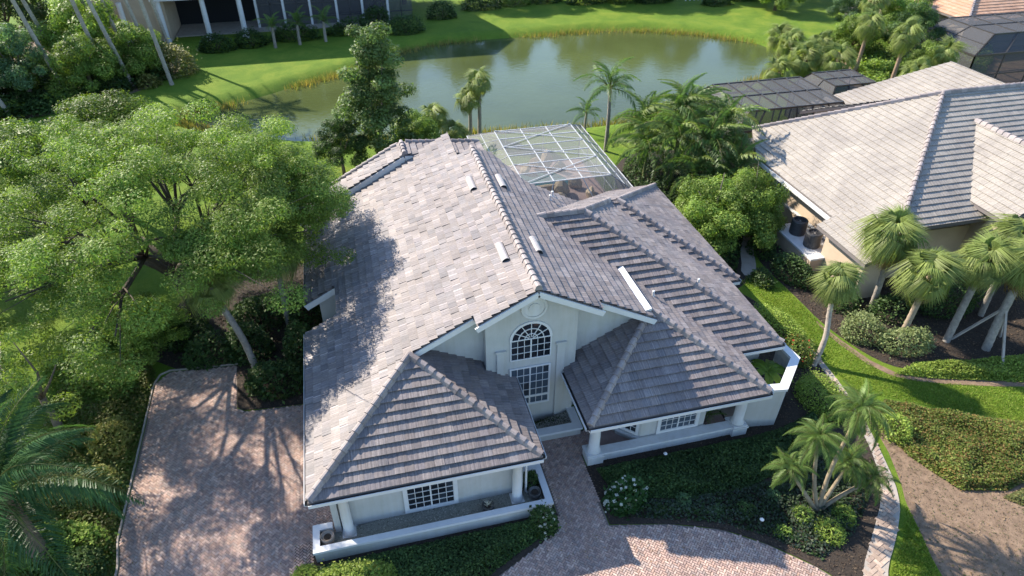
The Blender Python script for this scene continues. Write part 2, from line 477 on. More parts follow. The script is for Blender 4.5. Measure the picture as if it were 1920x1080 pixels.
# ============================================================ the main house
HE, T = 2.54, 0.526
CT = math.cos(math.atan(T)); ST = math.sin(math.atan(T))
RX, E1, E2, E3 = 8.08, 16.16, 18.08, 18.58
YB = 16.58; TB = 0.46
house = empty('house', (8, 8, 0), 'large single storey house with hipped pinkish grey flat tile roof and arched gable window', 'house')
def inv(p): return (p[0]-8, p[1]-8, p[2])

class Slope:
    """roof plane: eave line through o, u along the eave, h horizontal up-slope direction, pitch"""
    def __init__(s, o, u, h, t=T):
        s.t = t; c = 1/math.sqrt(1+t*t); sn = t*c
        s.o = Vector(o); s.u = Vector((*u, 0)); s.hx = Vector((*h, 0)); s.c = c
        s.v = s.hx*c + Vector((0, 0, sn)); s.n = s.u.cross(s.v)
        if s.n.z < 0: s.n = -s.n
    def uv(s, p):
        d = Vector((p[0], p[1], 0))-Vector((s.o.x, s.o.y, 0))
        return (d.dot(s.u), d.dot(s.hx)/s.c)
    def w(s, u, v, h=0.0): return s.o + s.u*u + s.v*v + s.n*h

def ccw(p):
    a = sum(p[i][0]*p[(i+1) % len(p)][1]-p[(i+1) % len(p)][0]*p[i][1] for i in range(len(p)))
    return p if a > 0 else p[::-1]

def make_tile(sl, u0, u1, v0, v1, dh, skew, clip=None, wave=0.006, butt=0.1):
    k = 5; vs = []; fs = []
    prof = [0.0, wave, 0.0005, wave, 0.0]
    g = 0.002
    for r, (vv, hh) in enumerate(((v0, butt+dh), (v1, 0.030+dh*0.3))):
        for i in range(k):
            f = i/(k-1)
            vs.append((u0+g+(u1-u0-2*g)*f, vv+skew*(f-0.5), hh+prof[i]))
    for i in range(k):
        f = i/(k-1); vs.append((u0+g+(u1-u0-2*g)*f, v0+skew*(f-0.5), 0.012))
    vs += [(u0+g, v1, 0.0), (u1-g, v1, 0.0)]
    for i in range(k-1):
        fs.append((i, i+1, k+i+1, k+i)); fs.append((2*k+i, 2*k+i+1, i+1, i))
    fs.append((2*k, 0, k, 3*k)); fs.append((k-1, 3*k-1, 3*k+1, 2*k-1))
    if clip is not None:
        bm = bmesh.new(); bv = [bm.verts.new(v) for v in vs]
        for f in fs: bm.faces.new([bv[i] for i in f])
        for (a, b) in clip:
            nrm = Vector((b[1]-a[1], -(b[0]-a[0]), 0))
            if nrm.length < 1e-6: continue
            bmesh.ops.bisect_plane(bm, geom=bm.verts[:]+bm.edges[:]+bm.faces[:], dist=1e-5, plane_co=(a[0], a[1], 0), plane_no=nrm, clear_outer=True)
        bm.verts.index_update()
        vs = [tuple(v.co) for v in bm.verts]; fs = [tuple(v.index for v in f.verts) for f in bm.faces]
        bm.free()
        if not fs: return None
    return vs, fs

def lay_tiles(sl, polys, palette, expo=0.335, width=0.315, stagger=0.5, overlap=0.045, wave=0.0035, u_shift=0.0, spread=(0.84, 1.12), edge=(0, 1), lift=(.62, .036), butt=0.1):
    """tiles in world coordinates: list of (verts, faces, colour, centre)"""
    out = []
    done = set()
    pal = palette
    for poly in polys:
        q = ccw([sl.uv(p) for p in poly]); n = len(q)
        umin, umax = min(p[0] for p in q), max(p[0] for p in q); vmin, vmax = min(p[1] for p in q), max(p[1] for p in q)
        edges = [(q[i], q[(i+1) % n]) for i in range(n)]
        def side(e, p): return (e[1][0]-e[0][0])*(p[1]-e[0][1])-(e[1][1]-e[0][1])*(p[0]-e[0][0])
        for r in range(int(math.floor(vmin/expo))-1, int(math.ceil(vmax/expo))+1):
            off = (r % 2)*width*stagger + u_shift
            for c in range(int(math.floor((umin-off)/width))-1, int(math.ceil((umax-off)/width))+1):
                u0, u1 = off+c*width, off+(c+1)*width; v0, v1 = r*expo, r*expo+expo+overlap
                cs = ((u0, v0), (u1, v0), (u1, v1-overlap), (u0, v1-overlap))
                cut = []; outside = False
                for e in edges:
                    sd_ = [side(e, p) for p in cs]
                    if max(sd_) <= 1e-6: outside = True; break
                    if min(sd_) < -1e-6: cut.append(e)
                if outside: continue
                st = random.Random(r*7919+c*104729+int(sl.o.x*31)+int(sl.o.y*17))
                dh = st.uniform(0, 0.012) if st.random() < lift[0] else st.uniform(0.016, max(lift[1], .0161))
                col = pal[int(st.random()*len(pal))]; k = st.uniform(*spread)
                full = [e for e in edges] if cut else None
                res = make_tile(sl, u0, u1, v0, v1, dh, st.uniform(-0.008, 0.008), full if cut else None, wave, butt)
                if not res: continue
                vs, fs = res
                c3 = tuple(x*k for x in col); of = st.randint(0, 60)
                glint = (not cut) and st.random() < edge[0]  # random tiles get one lighter edge, a sun glint put into the colour
                cc = [tuple(x*(edge[1] if (glint and i < 10 and i % 5 == 4) else 1) for x in c3)+((vs[i][0]-u0)/(u1-u0)+of,) for i in range(len(vs))]
                W = [sl.w(*v) for v in vs]
                ctr = sl.w((u0+u1)/2, (v0+v1)/2)
                out.append((W, fs, cc, ctr))
    return out

TILE_PAL = [(0.415, 0.345, 0.315), (0.45, 0.38, 0.35), (0.37, 0.31, 0.29), (0.485, 0.41, 0.375), (0.40, 0.345, 0.33), (0.43, 0.355, 0.32), (0.345, 0.305, 0.30), (0.47, 0.41, 0.39), (0.40, 0.34, 0.33)]
TILE_PAL = [tuple(v*w_ for v, w_ in zip(c, (.50, .51, .535))) for c in TILE_PAL]
S1 = Slope((0, 0, HE), (0, 1), (1, 0)); S3 = Slope((E1, 0, HE), (0, -1), (-1, 0))
S4 = Slope((0, 0, HE), (1, 0), (0, 1)); S5 = Slope((7.4, 0, HE), (0, 1), (-1, 0))
S6 = Slope((9.28, 0.8, HE), (0, 1), (1, 0)); S7 = Slope((9.28, 0.8, HE), (1, 0), (0, 1))
S8 = Slope((E1, 3.08, HE), (1, 0), (0, 1)); S9 = Slope((E2, 3.08, HE), (0, 1), (-1, 0))
S10 = Slope((E2, 7.41, HE), (1, 0), (0, 1)); S11 = Slope((E3, 7.41, HE), (0, 1), (-1, 0))
S12 = Slope((E3, YB, HE), (-1, 0), (0, -1), TB)
DZ = 0.42                                        # raised rear gable
S13 = Slope((-0.35, 17.0, HE+0.22), (0, 1), (1, 0)); S14 = Slope((9.2, 17.0, 5.32), (0, 1), (-1, 0), 0.09)
slopes = [
    (S1, [[(0, 0), (3.7, 3.7), (0, 3.7)], [(0, 3.7), (6.0, 3.75), (6.0, 8.2), (0, 8.2)], [(6.0, 3.25), (RX, 3.25), (RX, 8.2), (6.0, 8.2)],
          [(1.3, 8.2), (RX, 8.2), (RX, 10.2), (1.3, 10.2)], [(0, 10.2), (RX, 10.2), (RX, 14.6), (0, 14.6)], [(0, 14.6), (7.44, 14.6), (7.44, 17.3), (0, 17.3)]]),
    (S3, [[(RX, 3.25), (10.4, 3.25), (10.4, 9.38), (RX, 9.38)], [(10.4, 3.75), (12.72, 3.75), (12.72, 6.52), (10.4, 8.84)], [(12.72, 4.24), (E1, 0.8), (E1, 3.08), (12.72, 6.52)],
          [(10.4, 8.84), (10.4, 9.38), (9.86, 9.38)],
          [(RX, 9.38), (9.86, 9.38), (12.79, 12.72), (RX, 12.72)], [(RX, 12.72), (10.2, 12.72), (9.0, 14.9), (RX, 14.6)]]),
    (S4, [[(0, 0), (7.4, 0), (3.7, 3.7)]]),
    (S5, [[(7.4, 0), (7.4, 4.24), (3.7, 4.24), (3.7, 3.7)]]),
    (S6, [[(9.28, 0.8), (12.72, 4.24), (9.28, 4.24)]]),
    (S7, [[(9.28, 0.8), (E1, 0.8), (12.72, 4.24)]]),
    (S8, [[(E1, 3.08), (E2, 3.08), (11.78, 9.38), (9.86, 9.38)]]),
    (S9, [[(E2, 3.08), (E2, 7.41), (13.80, 11.69), (11.78, 9.38)]]),
    (S10, [[(E2, 7.41), (E3, 7.41), (14.30, 11.69), (13.80, 11.69)]]),
    (S11, [[(E3, 7.41), (E3, YB), (14.30, 11.69)]]),
    (S12, [[(9.86, 9.38), (11.78, 9.38), (13.80, 11.69), (12.79, 12.72)], [(13.80, 11.69), (14.30, 11.69), (E3, YB), (16.17, YB), (12.79, 12.72)]]),
    (S13, [[(-0.35, 17.0), (5.2, 17.0), (5.2, 18.5), (-0.35, 18.5)]]),
    (S14, [[(5.2, 17.0), (9.2, 17.0), (9.2, 18.5), (5.2, 18.5)]]),
]
deck = MB()
tiles = []
for sl, polys in slopes:
    for p in polys:
        pts = [sl.w(*sl.uv(q)) for q in ccw(p)]
        nn = -sl.n*0.12
        deck.extr(pts, Vector((0, 0, -0.14)))
    tiles += lay_tiles(sl, polys, TILE_PAL, edge=((.42, 1.9) if sl in (S1, S13) else (.25, 1.45) if sl in (S3, S9, S11) else (0, 1)), lift=((.62, .034) if sl in (S1, S13) else (.97, .02)))  # edge: share and strength of the painted glints on each slope
roof = deck.obj('roof', 'deck', house, loc=(-8, -8, 0))
hidden = lambda c: c.y > 17.2 and c.x < 1
def seen(c):
    d = c-CAM_POS; z = d.dot(_f); 
    return abs(d.dot(_r2)/z) < 0.76 and abs(d.dot(_u2)/z) < 0.427
order = sorted(range(len(tiles)), key=lambda i: ((tiles[i][3]-CAM_POS).length if seen(tiles[i][3]) else 999))
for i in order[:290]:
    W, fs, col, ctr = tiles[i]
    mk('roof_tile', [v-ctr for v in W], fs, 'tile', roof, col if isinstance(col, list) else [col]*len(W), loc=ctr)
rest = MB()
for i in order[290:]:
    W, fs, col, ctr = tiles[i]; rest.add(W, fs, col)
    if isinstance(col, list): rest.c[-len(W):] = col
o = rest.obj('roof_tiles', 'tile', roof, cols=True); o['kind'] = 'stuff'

# --- ridge and hip tiles, one object each
def ridge_mesh(var):
    L, wd, h = 0.40, 0.135, 0.115
    vs = []; fs = []
    for k, (x, sc, dz) in enumerate(((0.0, 1.10, 0.03), (L, 0.93, 0.0))):
        for a, b in ((-1.0, -0.55), (-0.62, 0.72), (-0.25, 1.0), (0.25, 1.0), (0.62, 0.72), (1.0, -0.55)):
            vs.append((x, a*wd*sc, b*h*sc+dz))
    for i in range(5): fs.append((i, i+1, 6+i+1, 6+i)[::-1])
    fs.append((0, 1, 2, 3, 4, 5)); fs.append((11, 10, 9, 8, 7, 6))
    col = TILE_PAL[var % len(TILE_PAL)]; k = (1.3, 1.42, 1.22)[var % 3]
    return mesh_data('ridge_tile', vs, fs, 'tile', [tuple(c*k for c in col)]*len(vs))
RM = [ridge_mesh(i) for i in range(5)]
def ridge(a, b, lift=0.065, parent=None, step=0.335):
    a = Vector(a); b = Vector(b); d = b-a; n = max(1, int(round(d.length/step))); d.normalize()
    x = d; y = Vector((0, 0, 1)).cross(x).normalized(); z = x.cross(y)
    M = Matrix((x, y, z)).transposed().to_4x4()
    for i in range(n):
        o = bpy.data.objects.new('ridge_tile', RM[random.randrange(5)])
        p = a + (b-a)*(i/n) + z*lift + y*random.uniform(-0.006, 0.006)
        o.matrix_local = Matrix.Translation(p) @ M @ Euler((random.uniform(-.03, .03), 0, random.uniform(-.02, .02))).to_matrix().to_4x4()
        link(o, parent or roof)
def zS(x): return HE+T*x
P3 = lambda sl, x, y: tuple(sl.w(*sl.uv((x, y))))
ridge(P3(S1, RX, 3.25), P3(S1, RX, 14.6))
ridge(P3(S4, 0.05, 0.05), P3(S4, 3.7, 3.7)); ridge(P3(S4, 7.35, 0.05), P3(S4, 3.7, 3.7))
ridge(P3(S7, 9.33, 0.85), P3(S7, 12.72, 4.24)); ridge(P3(S7, E1-.05, 0.85), P3(S7, 12.72, 4.24))
ridge(P3(S8, E2-.05, 3.13), P3(S8, 11.78, 9.38)); ridge(P3(S8, 11.78, 9.38), P3(S8, 9.8, 9.38))
ridge(P3(S10, E3-.05, 7.46), P3(S10, 14.30, 11.69)); ridge(P3(S12, E3-.05, YB-.05), P3(S12, 14.30, 11.69))
ridge(P3(S12, 13.85, 11.72), P3(S12, 11.78, 9.38))
ridge(P3(S13, 5.2, 17.0), P3(S13, 5.2, 18.5))
ridge(P3(S14, 5.4, 18.45), P3(S14, 9.1, 18.45), 0.05)
ridge(P3(S13, 0.2, 18.45), P3(S13, 5.0, 18.45), 0.05)

# --- raised flashing strip beside the right hip, roof vents, pipe stacks
def roof_box(name, mat, sl, u0, u1, v0, v1, h0, h1, taper=0.0):
    vs = [sl.w(u, v, h) for h in (h0,) for v in (v0, v1) for u in (u0, u1)]
    vs += [sl.w(u0+taper, v0, h1), sl.w(u1-taper, v0, h1), sl.w(u0+taper, v1, h1*0.55), sl.w(u1-taper, v1, h1*0.55)]
    c = sum((Vector(v) for v in vs), Vector())/8
    fs = [(0, 1, 5, 4), (2, 6, 7, 3), (0, 4, 6, 2), (1, 3, 7, 5), (4, 5, 7, 6), (0, 2, 3, 1)]
    o = mk(name, [Vector(v)-c for v in vs], fs, mat, roof, loc=c)
    me = o.data
    bm = bmesh.new(); bm.from_mesh(me); bmesh.ops.recalc_face_normals(bm, faces=bm.faces); bm.to_mesh(me); bm.free()
    return o
mbx = MB()
a, b = P3(S3, 12.55, 4.0), P3(S3, 12.55, 7.15)
mbx.bar(Vector(a)+Vector((0, 0, .13)), Vector(b)+Vector((0, 0, .11)), 0.26, 0.10, up=(-0.25, 0, 1))
mbx.obj('flashing_strip', 'flashing', roof)
for sl, x, y0, y1 in ((S1, 7.55, 5.5, 6.62), (S1, 7.5, 11.05, 12.15), (S3, 8.82, 5.9, 6.9), (S3, 8.72, 11.0, 12.1)):
    u0, v0 = sl.uv((x, y0)); u1, v1 = sl.uv((x, y1)); ua, ub = min(u0, u1), max(u0, u1)
    # low half-round vent: closed body with a dark open end facing the street
    body = MB(); N = 7; wv = 0.165
    ys = [ua, ub]
    ring = [(math.cos(math.pi*i/N), .74*math.sin(math.pi*i/N)) for i in range(N+1)]
    vsb = [sl.w(yy, v0+wv*cx, 0.05+0.2*cz) for yy in ys for cx, cz in ring]
    fsb = [(i, i+1, N+2+i, N+1+i) for i in range(N)] + [tuple(range(N, -1, -1)), tuple(range(N+1, 2*N+2))]
    body.add(vsb, fsb)
    ob = body.obj('roof_vent', 'vent_metal', roof)
    bm = bmesh.new(); bm.from_mesh(ob.data); bmesh.ops.recalc_face_normals(bm, faces=bm.faces); bm.to_mesh(ob.data); bm.free()
    yy = (ua if sl is S1 else ub); e = -0.004 if sl is S1 else 0.004
    vs2 = [sl.w(yy+e, v0+wv*0.86*cx, 0.06+0.165*cz) for cx, cz in ring]
    mk('vent_opening', vs2, [tuple(range(len(vs2)))], 'dark_void', ob)
for sl, x, y in ((S3, 11.3, 12.2), (S9, 15.6, 5.9), (S3, 13.4, 5.4), (S3, 11.0, 11.6)):
    p = Vector(P3(sl, x, y)); m_ = MB(); m_.lathe([(0.05, 0.0), (0.05, 0.32), (0.035, 0.33)], sides=10)
    m_.lathe([(0.12, 0.0), (0.06, 0.1)], sides=10)
    m_.obj('vent_pipe', 'flashing', roof, loc=p)

# --- gutters along the eaves, barge boards on the gable
def gutter(a, b, out, zt=HE-0.02):
    """open channel: back at the eave edge, outside lip white"""
    a = Vector((*a, zt)); b = Vector((*b, zt)); o_ = Vector((*out, 0))
    g_ = MB()
    g_.bar(a+o_*0.115+Vector((0, 0, -0.045)), b+o_*0.115+Vector((0, 0, -0.045)), 0.022, 0.13)
    g_.bar(a+o_*0.06+Vector((0, 0, -0.10)), b+o_*0.06+Vector((0, 0, -0.10)), 0.09, 0.02)
    ob = g_.obj('gutter', 'trim_clean', roof)
    g2 = MB(); g2.bar(a+o_*0.052+Vector((0, 0, -0.07)), b+o_*0.052+Vector((0, 0, -0.07)), 0.096, 0.03)
    g2.obj('gutter_bed', 'gutter_inside', ob)
    g3 = MB(); g3.bar(a-o_*0.02+Vector((0, 0, -0.13)), b-o_*0.02+Vector((0, 0, -0.13)), 0.03, 0.17)
    g3.obj('fascia', 'trim', roof)
gutter((0.0, 0.0), (7.4, 0.0), (0, -1)); gutter((0, 0.0), (0, 8.2), (-1, 0)); gutter((7.4, 0), (7.4, 4.2), (1, 0))
gutter((9.28, 0.8), (E1, 0.8), (0, -1)); gutter((9.28, 0.8), (9.28, 4.2), (-1, 0)); gutter((E1, 0.8), (E1, 3.0), (1, 0))
gutter((E1+.02, 3.08), (E2, 3.08), (0, -1)); gutter((E2, 3.08), (E2, 7.35), (1, 0)); gutter((E2+.02, 7.41), (E3, 7.41), (0, -1)); gutter((E3, 7.41), (E3, YB), (1, 0))
gutter((0, 10.2), (0, 17.0), (-1, 0))
def barge(p, q, y, yd=0.05, h=0.2, z_off=-0.035, mat='trim_clean'):
    b_ = MB(); a = Vector((p[0], y, p[1]+z_off-h/2)); c = Vector((q[0], y, q[1]+z_off-h/2))
    b_.bar(a, c, yd, h, up=(0, 0, 1)); return b_.obj('barge_board', mat, roof)
zl = lambda x: HE+T*x; zr = lambda x: HE+T*(E1-x)
barge((3.75, zl(3.75)), (5.98, zl(5.98)), 3.72); barge((5.95, zl(5.95)), (RX, zl(RX)), 3.22); barge((RX, zr(RX)), (10.45, zr(10.45)), 3.22); barge((10.42, zr(10.42)), (12.75, zr(12.75)), 3.72)
z13 = lambda x: HE+0.22+T*(x+0.35); z14 = lambda x: 5.32+0.09*(9.2-x)
barge((-0.35, z13(-0.35)), (5.2, z13(5.2)), 16.96, h=0.30); barge((5.2, z14(5.2)), (5.75, z14(5.75)), 16.96, h=0.30)
barge((1.3, zl(1.3)), (-0.05, zl(-0.05)), 10.17, h=0.25)

# --- walls
wall = MB()
wall.box(0.5, 6.9, 0.55, 4.3, 0, 2.42)
w1 = wall.obj('wall', 'stucco', house, loc=(-8, -8, 0))
wall = MB(); wall.box(1.5, 15.6, 4.3, 15.0, 0, 2.41); wall.obj('wall', 'stucco', house, loc=(-8, -8, 0))
wall = MB(); wall.box(0.45, 1.6, 4.25, 8.0, 0, 2.40); wall.obj('wall', 'stucco', house, loc=(-8, -8, 0))
wall = MB(); wall.extr([(0.5, 10.3, 0), (1.6, 10.3, 0), (1.6, 10.3, zl(1.6)-.2), (0.5, 10.3, zl(.5)-.2)], (0, 0.25, 0)); wall.obj('wall', 'stucco', house, loc=(-8, -8, 0))
wall = MB(); wall.box(0.5, 9.0, 10.5, 18.2, 0, 2.41); wall.obj('wall', 'stucco', house, loc=(-8, -8, 0))
wall = MB(); wall.box(15.0, 17.55, 3.6, 15.9, 0, 2.40); wall.obj('wall', 'stucco', house, loc=(-8, -8, 0))
wall = MB(); wall.box(15.1, 18.05, 7.95, 16.0, 0, 2.39); wall.obj('wall', 'stucco', house, loc=(-8, -8, 0))
wall = MB(); wall.box(11.0, 15.62, 2.55, 4.4, 0, 2.40); wall.obj('wall', 'stucco', house, loc=(-8, -8, 0))
g_ = MB(); g_.extr([(0.6, 4.25, 2.3), (15.5, 4.25, 2.3), (15.5, 4.25, zr(15.5)-.16), (RX, 4.25, zl(RX)-.16), (0.6, 4.25, zl(.6)-.16)], (0, 0.2, 0))
g_.obj('gable_wall', 'stucco', house, loc=(-8, -8, 0))
g_ = MB(); g_.extr([(6.36, 3.78, 0), (9.72, 3.78, 0), (9.72, 3.78, zr(9.72)-.16), (RX, 3.78, zl(RX)-.16), (6.36, 3.78, zl(6.36)-.16)], (0, 0.45, 0))
bay = g_.obj('gable_bay', 'stucco', house, loc=(-8, -8, 0))
g_ = MB(); g_.extr([(0.2, 17.1, 2.4), (5.2, 17.1, z13(5.2)-.3), (9.0, 17.1, z14(9.0)-.3), (9.0, 17.1, 2.4)], (0, 0.2, 0)); g_.obj('gable_wall', 'stucco', house, loc=(-8, -8, 0))
# small upright wall closing the step behind the ridge end
g_ = MB(); g_.extr([(7.40, 14.7, 6.0), (7.40, 17.2, 6.0), (7.40, 17.2, zl(7.4)-.15), (7.40, 14.7, zl(7.4)-.15)], (-0.1, 0, 0)); g_.obj('gable_wall', 'stucco', house, loc=(-8, -8, 0))
g_ = MB(); g_.extr([(7.5, 14.4, 2.3), (10.1, 12.6, 2.3), (10.1, 12.6, zr(10.1)-.17), (8.9, 14.4, zr(8.9)-.17), (8.08, 14.4, zr(8.08)-.17)], (0, -.2, 0)); g_.obj('gable_wall', 'stucco', house, loc=(-8, -8, 0))
# raised surround pilasters either side of the tall window
for x0, x1, zt in ((6.74, 7.04, 3.9), (8.98, 9.28, 3.9)):
    g_ = MB(); g_.box(x0, x1, 3.70, 3.79, 0.0, zt); g_.box(x0-.04, x1+.04, 3.68, 3.79, zt, zt+.09); g_.obj('pilaster', 'stucco', house, loc=(-8, -8, 0))
# round medallion on the gable
md = MB()
for r0, r1, y in ((0.47, 0.38, 3.735), (0.38, 0.2, 3.755), (0.2, 0.0, 3.73)):
    N = 32; vs = []; fs = []
    for r, yy in ((r0, 3.785), (r0, y), (max(r1, 0.001), y-0.0)):
        for k in range(N): a = 2*math.pi*k/N; vs.append((8.09+r*math.cos(a), yy, 5.70+r*math.sin(a)))
    for i in range(2):
        for k in range(N): fs.append((i*N+k, i*N+(k+1) % N, (i+1)*N+(k+1) % N, (i+1)*N+k))
    md.add(vs, fs)
md.obj('medallion', 'trim', house, loc=(-8, -8, 0))

# --- windows
def window(x0, x1, z0, z1, y, cols, rows, centre=True, casing=0.1, arch=False, parent=house, off=(-8, -8, 0), M=None, skip_rail=None, glass='window_glass'):
    """frame with bars; every pane a child. Faces -Y at depth y; M places it elsewhere."""
    tf = (lambda p: p) if M is None else (lambda p: tuple(M @ Vector(p)))
    f = MB(); cx = (x0+x1)/2; R = (x1-x0)/2
    def bx(a, b, c, d, yo=0.05, yi=0.012): f.box(a, b, y-yo, y-yi, c, d)
    if casing:
        for a, b, c, d in ((x0-casing, x0, z0-casing, z1+(0 if arch else casing)), (x1, x1+casing, z0-casing, z1+(0 if arch else casing)), (x0, x1, z0-casing, z0)): bx(a, b, c, d, 0.06)
        if not arch: bx(x0, x1, z1, z1+casing, 0.06)
    bw = 0.0095
    xs = [x0+(x1-x0)*i/cols for i in range(cols+1)]; zs = [z0+(z1-z0)*i/rows for i in range(rows+1)]
    for i, x in enumerate(xs):
        h_ = 0.022 if i in (0, cols) else (0.026 if centre and i*2 == cols else bw)
        bx(x-h_, x+h_, z0, z1, 0.045)
    for i, z in enumerate(zs):
        h_ = 0.022 if i in (0, rows) else bw
        if skip_rail is not None and i == skip_rail: h_ = 0.05
        bx(x0, x1, z-h_, z+h_, 0.043)
    if arch:
        for r, th in ((R, 0.045), (R*0.62, 0.016), (R*0.32, 0.014)):
            N = 28; vs = []; fs = []
            for k in range(N+1):
                a = math.pi*k/N
                for rr in (r-th, r+th):
                    for yy in (y-0.046, y-0.012): vs.append((cx+rr*math.cos(a), yy, z1+rr*math.sin(a)))
            for k in range(N):
                b = k*4; fs += [(b, b+2, b+6, b+4), (b+4, b+5, b+1, b), (b+2, b+3, b+7, b+6)]
            f.add(vs, fs)
        for k in range(1, 6):
            a = math.pi*k/6; f.bar((cx+R*.12*math.cos(a), y-.028, z1+R*.12*math.sin(a)), (cx+R*math.cos(a), y-.028, z1+R*math.sin(a)), 0.028, 0.03, up=(0, 1, 0))
    f.v = [tf(p) for p in f.v]
    fr = f.obj('window', 'trim_clean', parent, loc=off)
    for i in range(cols):
        for j in range(rows):
            t_ = random.uniform(-0.004, 0.004)
            vs = [tf((xs[i], y-.02+t_, zs[j])), tf((xs[i+1], y-.02-t_, zs[j])), tf((xs[i+1], y-.02-t_, zs[j+1])), tf((xs[i], y-.02+t_, zs[j+1]))]
            mk('pane', vs, [(0, 1, 2, 3)], glass if random.random() < .8 else 'shaded_glass', fr)
    if arch:
        for k in range(6):
            for r0, r1 in ((0.0, .32), (.32, .62), (.62, 1.0)):
                a0, a1 = math.pi*k/6, math.pi*(k+1)/6; n = 4; pts = []
                for m in range(n+1): a = a0+(a1-a0)*m/n; pts.append(tf((cx+R*r1*math.cos(a), y-.02, z1+R*r1*math.sin(a))))
                if r0 > 0:
                    for m in range(n, -1, -1): a = a0+(a1-a0)*m/n; pts.append(tf((cx+R*r0*math.cos(a), y-.02, z1+R*r0*math.sin(a))))
                else: pts.append(tf((cx, y-.02, z1)))
                mk('pane', pts, [tuple(range(len(pts)))[::-1]], 'window_glass', fr)
    return fr
window(7.26, 8.74, 3.42, 4.34, 3.78, 6, 3, casing=0.0, arch=True)
window(7.26, 8.72, 1.12, 2.98, 3.78, 6, 5, casing=0.05, skip_rail=1, glass='curtained_glass')
window(2.95, 4.5, 0.52, 1.62, 0.55, 6, 4, casing=0.13)
# porch bay with its front and slanted windows
bayp = MB(); bayp.prism([(11.75, 1.72), (14.35, 1.72), (14.35, 2.6), (11.05, 2.6), (11.05, 2.42)], 0, 2.40)
bayp.obj('porch_bay', 'stucco', house, loc=(-8, -8, 0))
window(12.5, 13.95, 0.58, 1.9, 1.72, 6, 5, casing=0.13, glass='curtained_glass')
ang = math.atan2(1.72-2.42, 11.75-11.05)
window(0.15, 0.82, 0.58, 1.9, 0.0, 3, 5, centre=False, casing=0.09, M=Matrix.Translation((11.05, 2.42, 0)) @ Matrix.Rotation(ang, 4, 'Z'))
led = MB(); led.prism([(11.66, 1.64), (14.4, 1.64), (14.4, 1.72), (11.78, 1.74), (11.08, 2.44), (11.0, 2.36)], 0.30, 0.43); led.obj('window_ledge', 'trim', house, loc=(-8, -8, 0))
# porch knee wall, round columns on plinths
kw = MB(); kw.box(10.1, 15.4, 1.32, 1.58, 0, 0.38); kw.box(10.1, 15.4, 1.26, 1.64, 0.38, 0.47); kw.obj('knee_wall', 'trim', house, loc=(-8, -8, 0))
bm_ = MB(); bm_.box(9.6, 15.9, 1.35, 1.6, 2.18, 2.44); bm_.obj('porch_beam', 'trim', house, loc=(-8, -8, 0))
def column(x, y, z0, plinth, r=0.2, zt=2.42):
    c = MB(); c.lathe([(r*1.28, z0), (r*1.3, z0+.04), (r*1.12, z0+.07), (r*1.16, z0+.10), (r, z0+.13), (r*.98, z0+.8), (r*.88, zt-.12), (r*1.1, zt-.1), (r*1.12, zt-.05), (r*1.2, zt)], sides=24)
    o = c.obj('column', 'trim', house, smooth=False, loc=(x-8, y-8, 0))
    o.data.polygons.foreach_set('use_smooth', [len(p.vertices) == 4 for p in o.data.polygons])
    p = MB(); s = plinth
    p.box(-s, s, -s, s, 0, z0-.12); p.box(-s*1.1, s*1.1, -s*1.1, s*1.1, z0-.12, z0-.05); p.box(-s*.94, s*.94, -s*.94, s*.94, z0-.05, z0)
    p.obj('plinth', 'trim', o)
column(9.83, 1.5, 0.50, 0.30); column(15.65, 1.5, 0.50, 0.30)
column(0.95, 0.32, 0.32, 0.24, 0.17); column(6.62, 0.28, 0.32, 0.24, 0.17)
sc_ = MB(); sc_.box(0.52, 0.72, 0.40, 0.6, 0, 2.42); sc_.obj('corner_pier', 'stucco', house, loc=(-8, -8, 0))
dp = MB(); dp.tube([(6.98, 0.46, 2.4), (6.98, 0.46, 0.35), (7.06, 0.4, 0.27)], 0.04, 8); dp.obj('downpipe', 'trim_clean', house, loc=(-8, -8, 0))
# white coping of the courtyard
CY = [(15.9, 1.55), (17.26, 1.36), (18.67, 2.76), (18.55, 3.7)]
cw = MB()
for a, b in zip(CY[:-1], CY[1:]):
    d = (Vector(b)-Vector(a)).normalized(); n = Vector((d.y, -d.x))*-0.2
    cw.prism([a, b, tuple(Vector(b)+n), tuple(Vector(a)+n)], 0, 1.9)
cwo = cw.obj('courtyard_wall', 'stucco', house, loc=(-8, -8, 0))
cp = MB()
off_ = [(15.85, 1.49), (17.3, 1.28), (18.76, 2.73), (18.62, 3.76)]; inn_ = [(15.9, 1.80), (17.18, 1.63), (18.40, 2.84), (18.32, 3.7)]
for i in range(3): cp.prism([off_[i], off_[i+1], inn_[i+1], inn_[i]], 1.9, 2.02)
cp.obj('coping', 'trim_clean', cwo)
fl = MB(); fl.prism([(15.6, 1.7), (17.2, 1.5), (18.5, 2.8), (18.4, 3.8), (15.6, 3.8)], 0.03, 0.06); fl.obj('courtyard_floor', 'concrete', house, loc=(-8, -8, 0))
pf = MB(); pf.box(9.9, 15.5, 1.55, 2.6, 0.02, 0.06); pf.obj('porch_floor', 'pool_deck', house, loc=(-8, -8, 0))

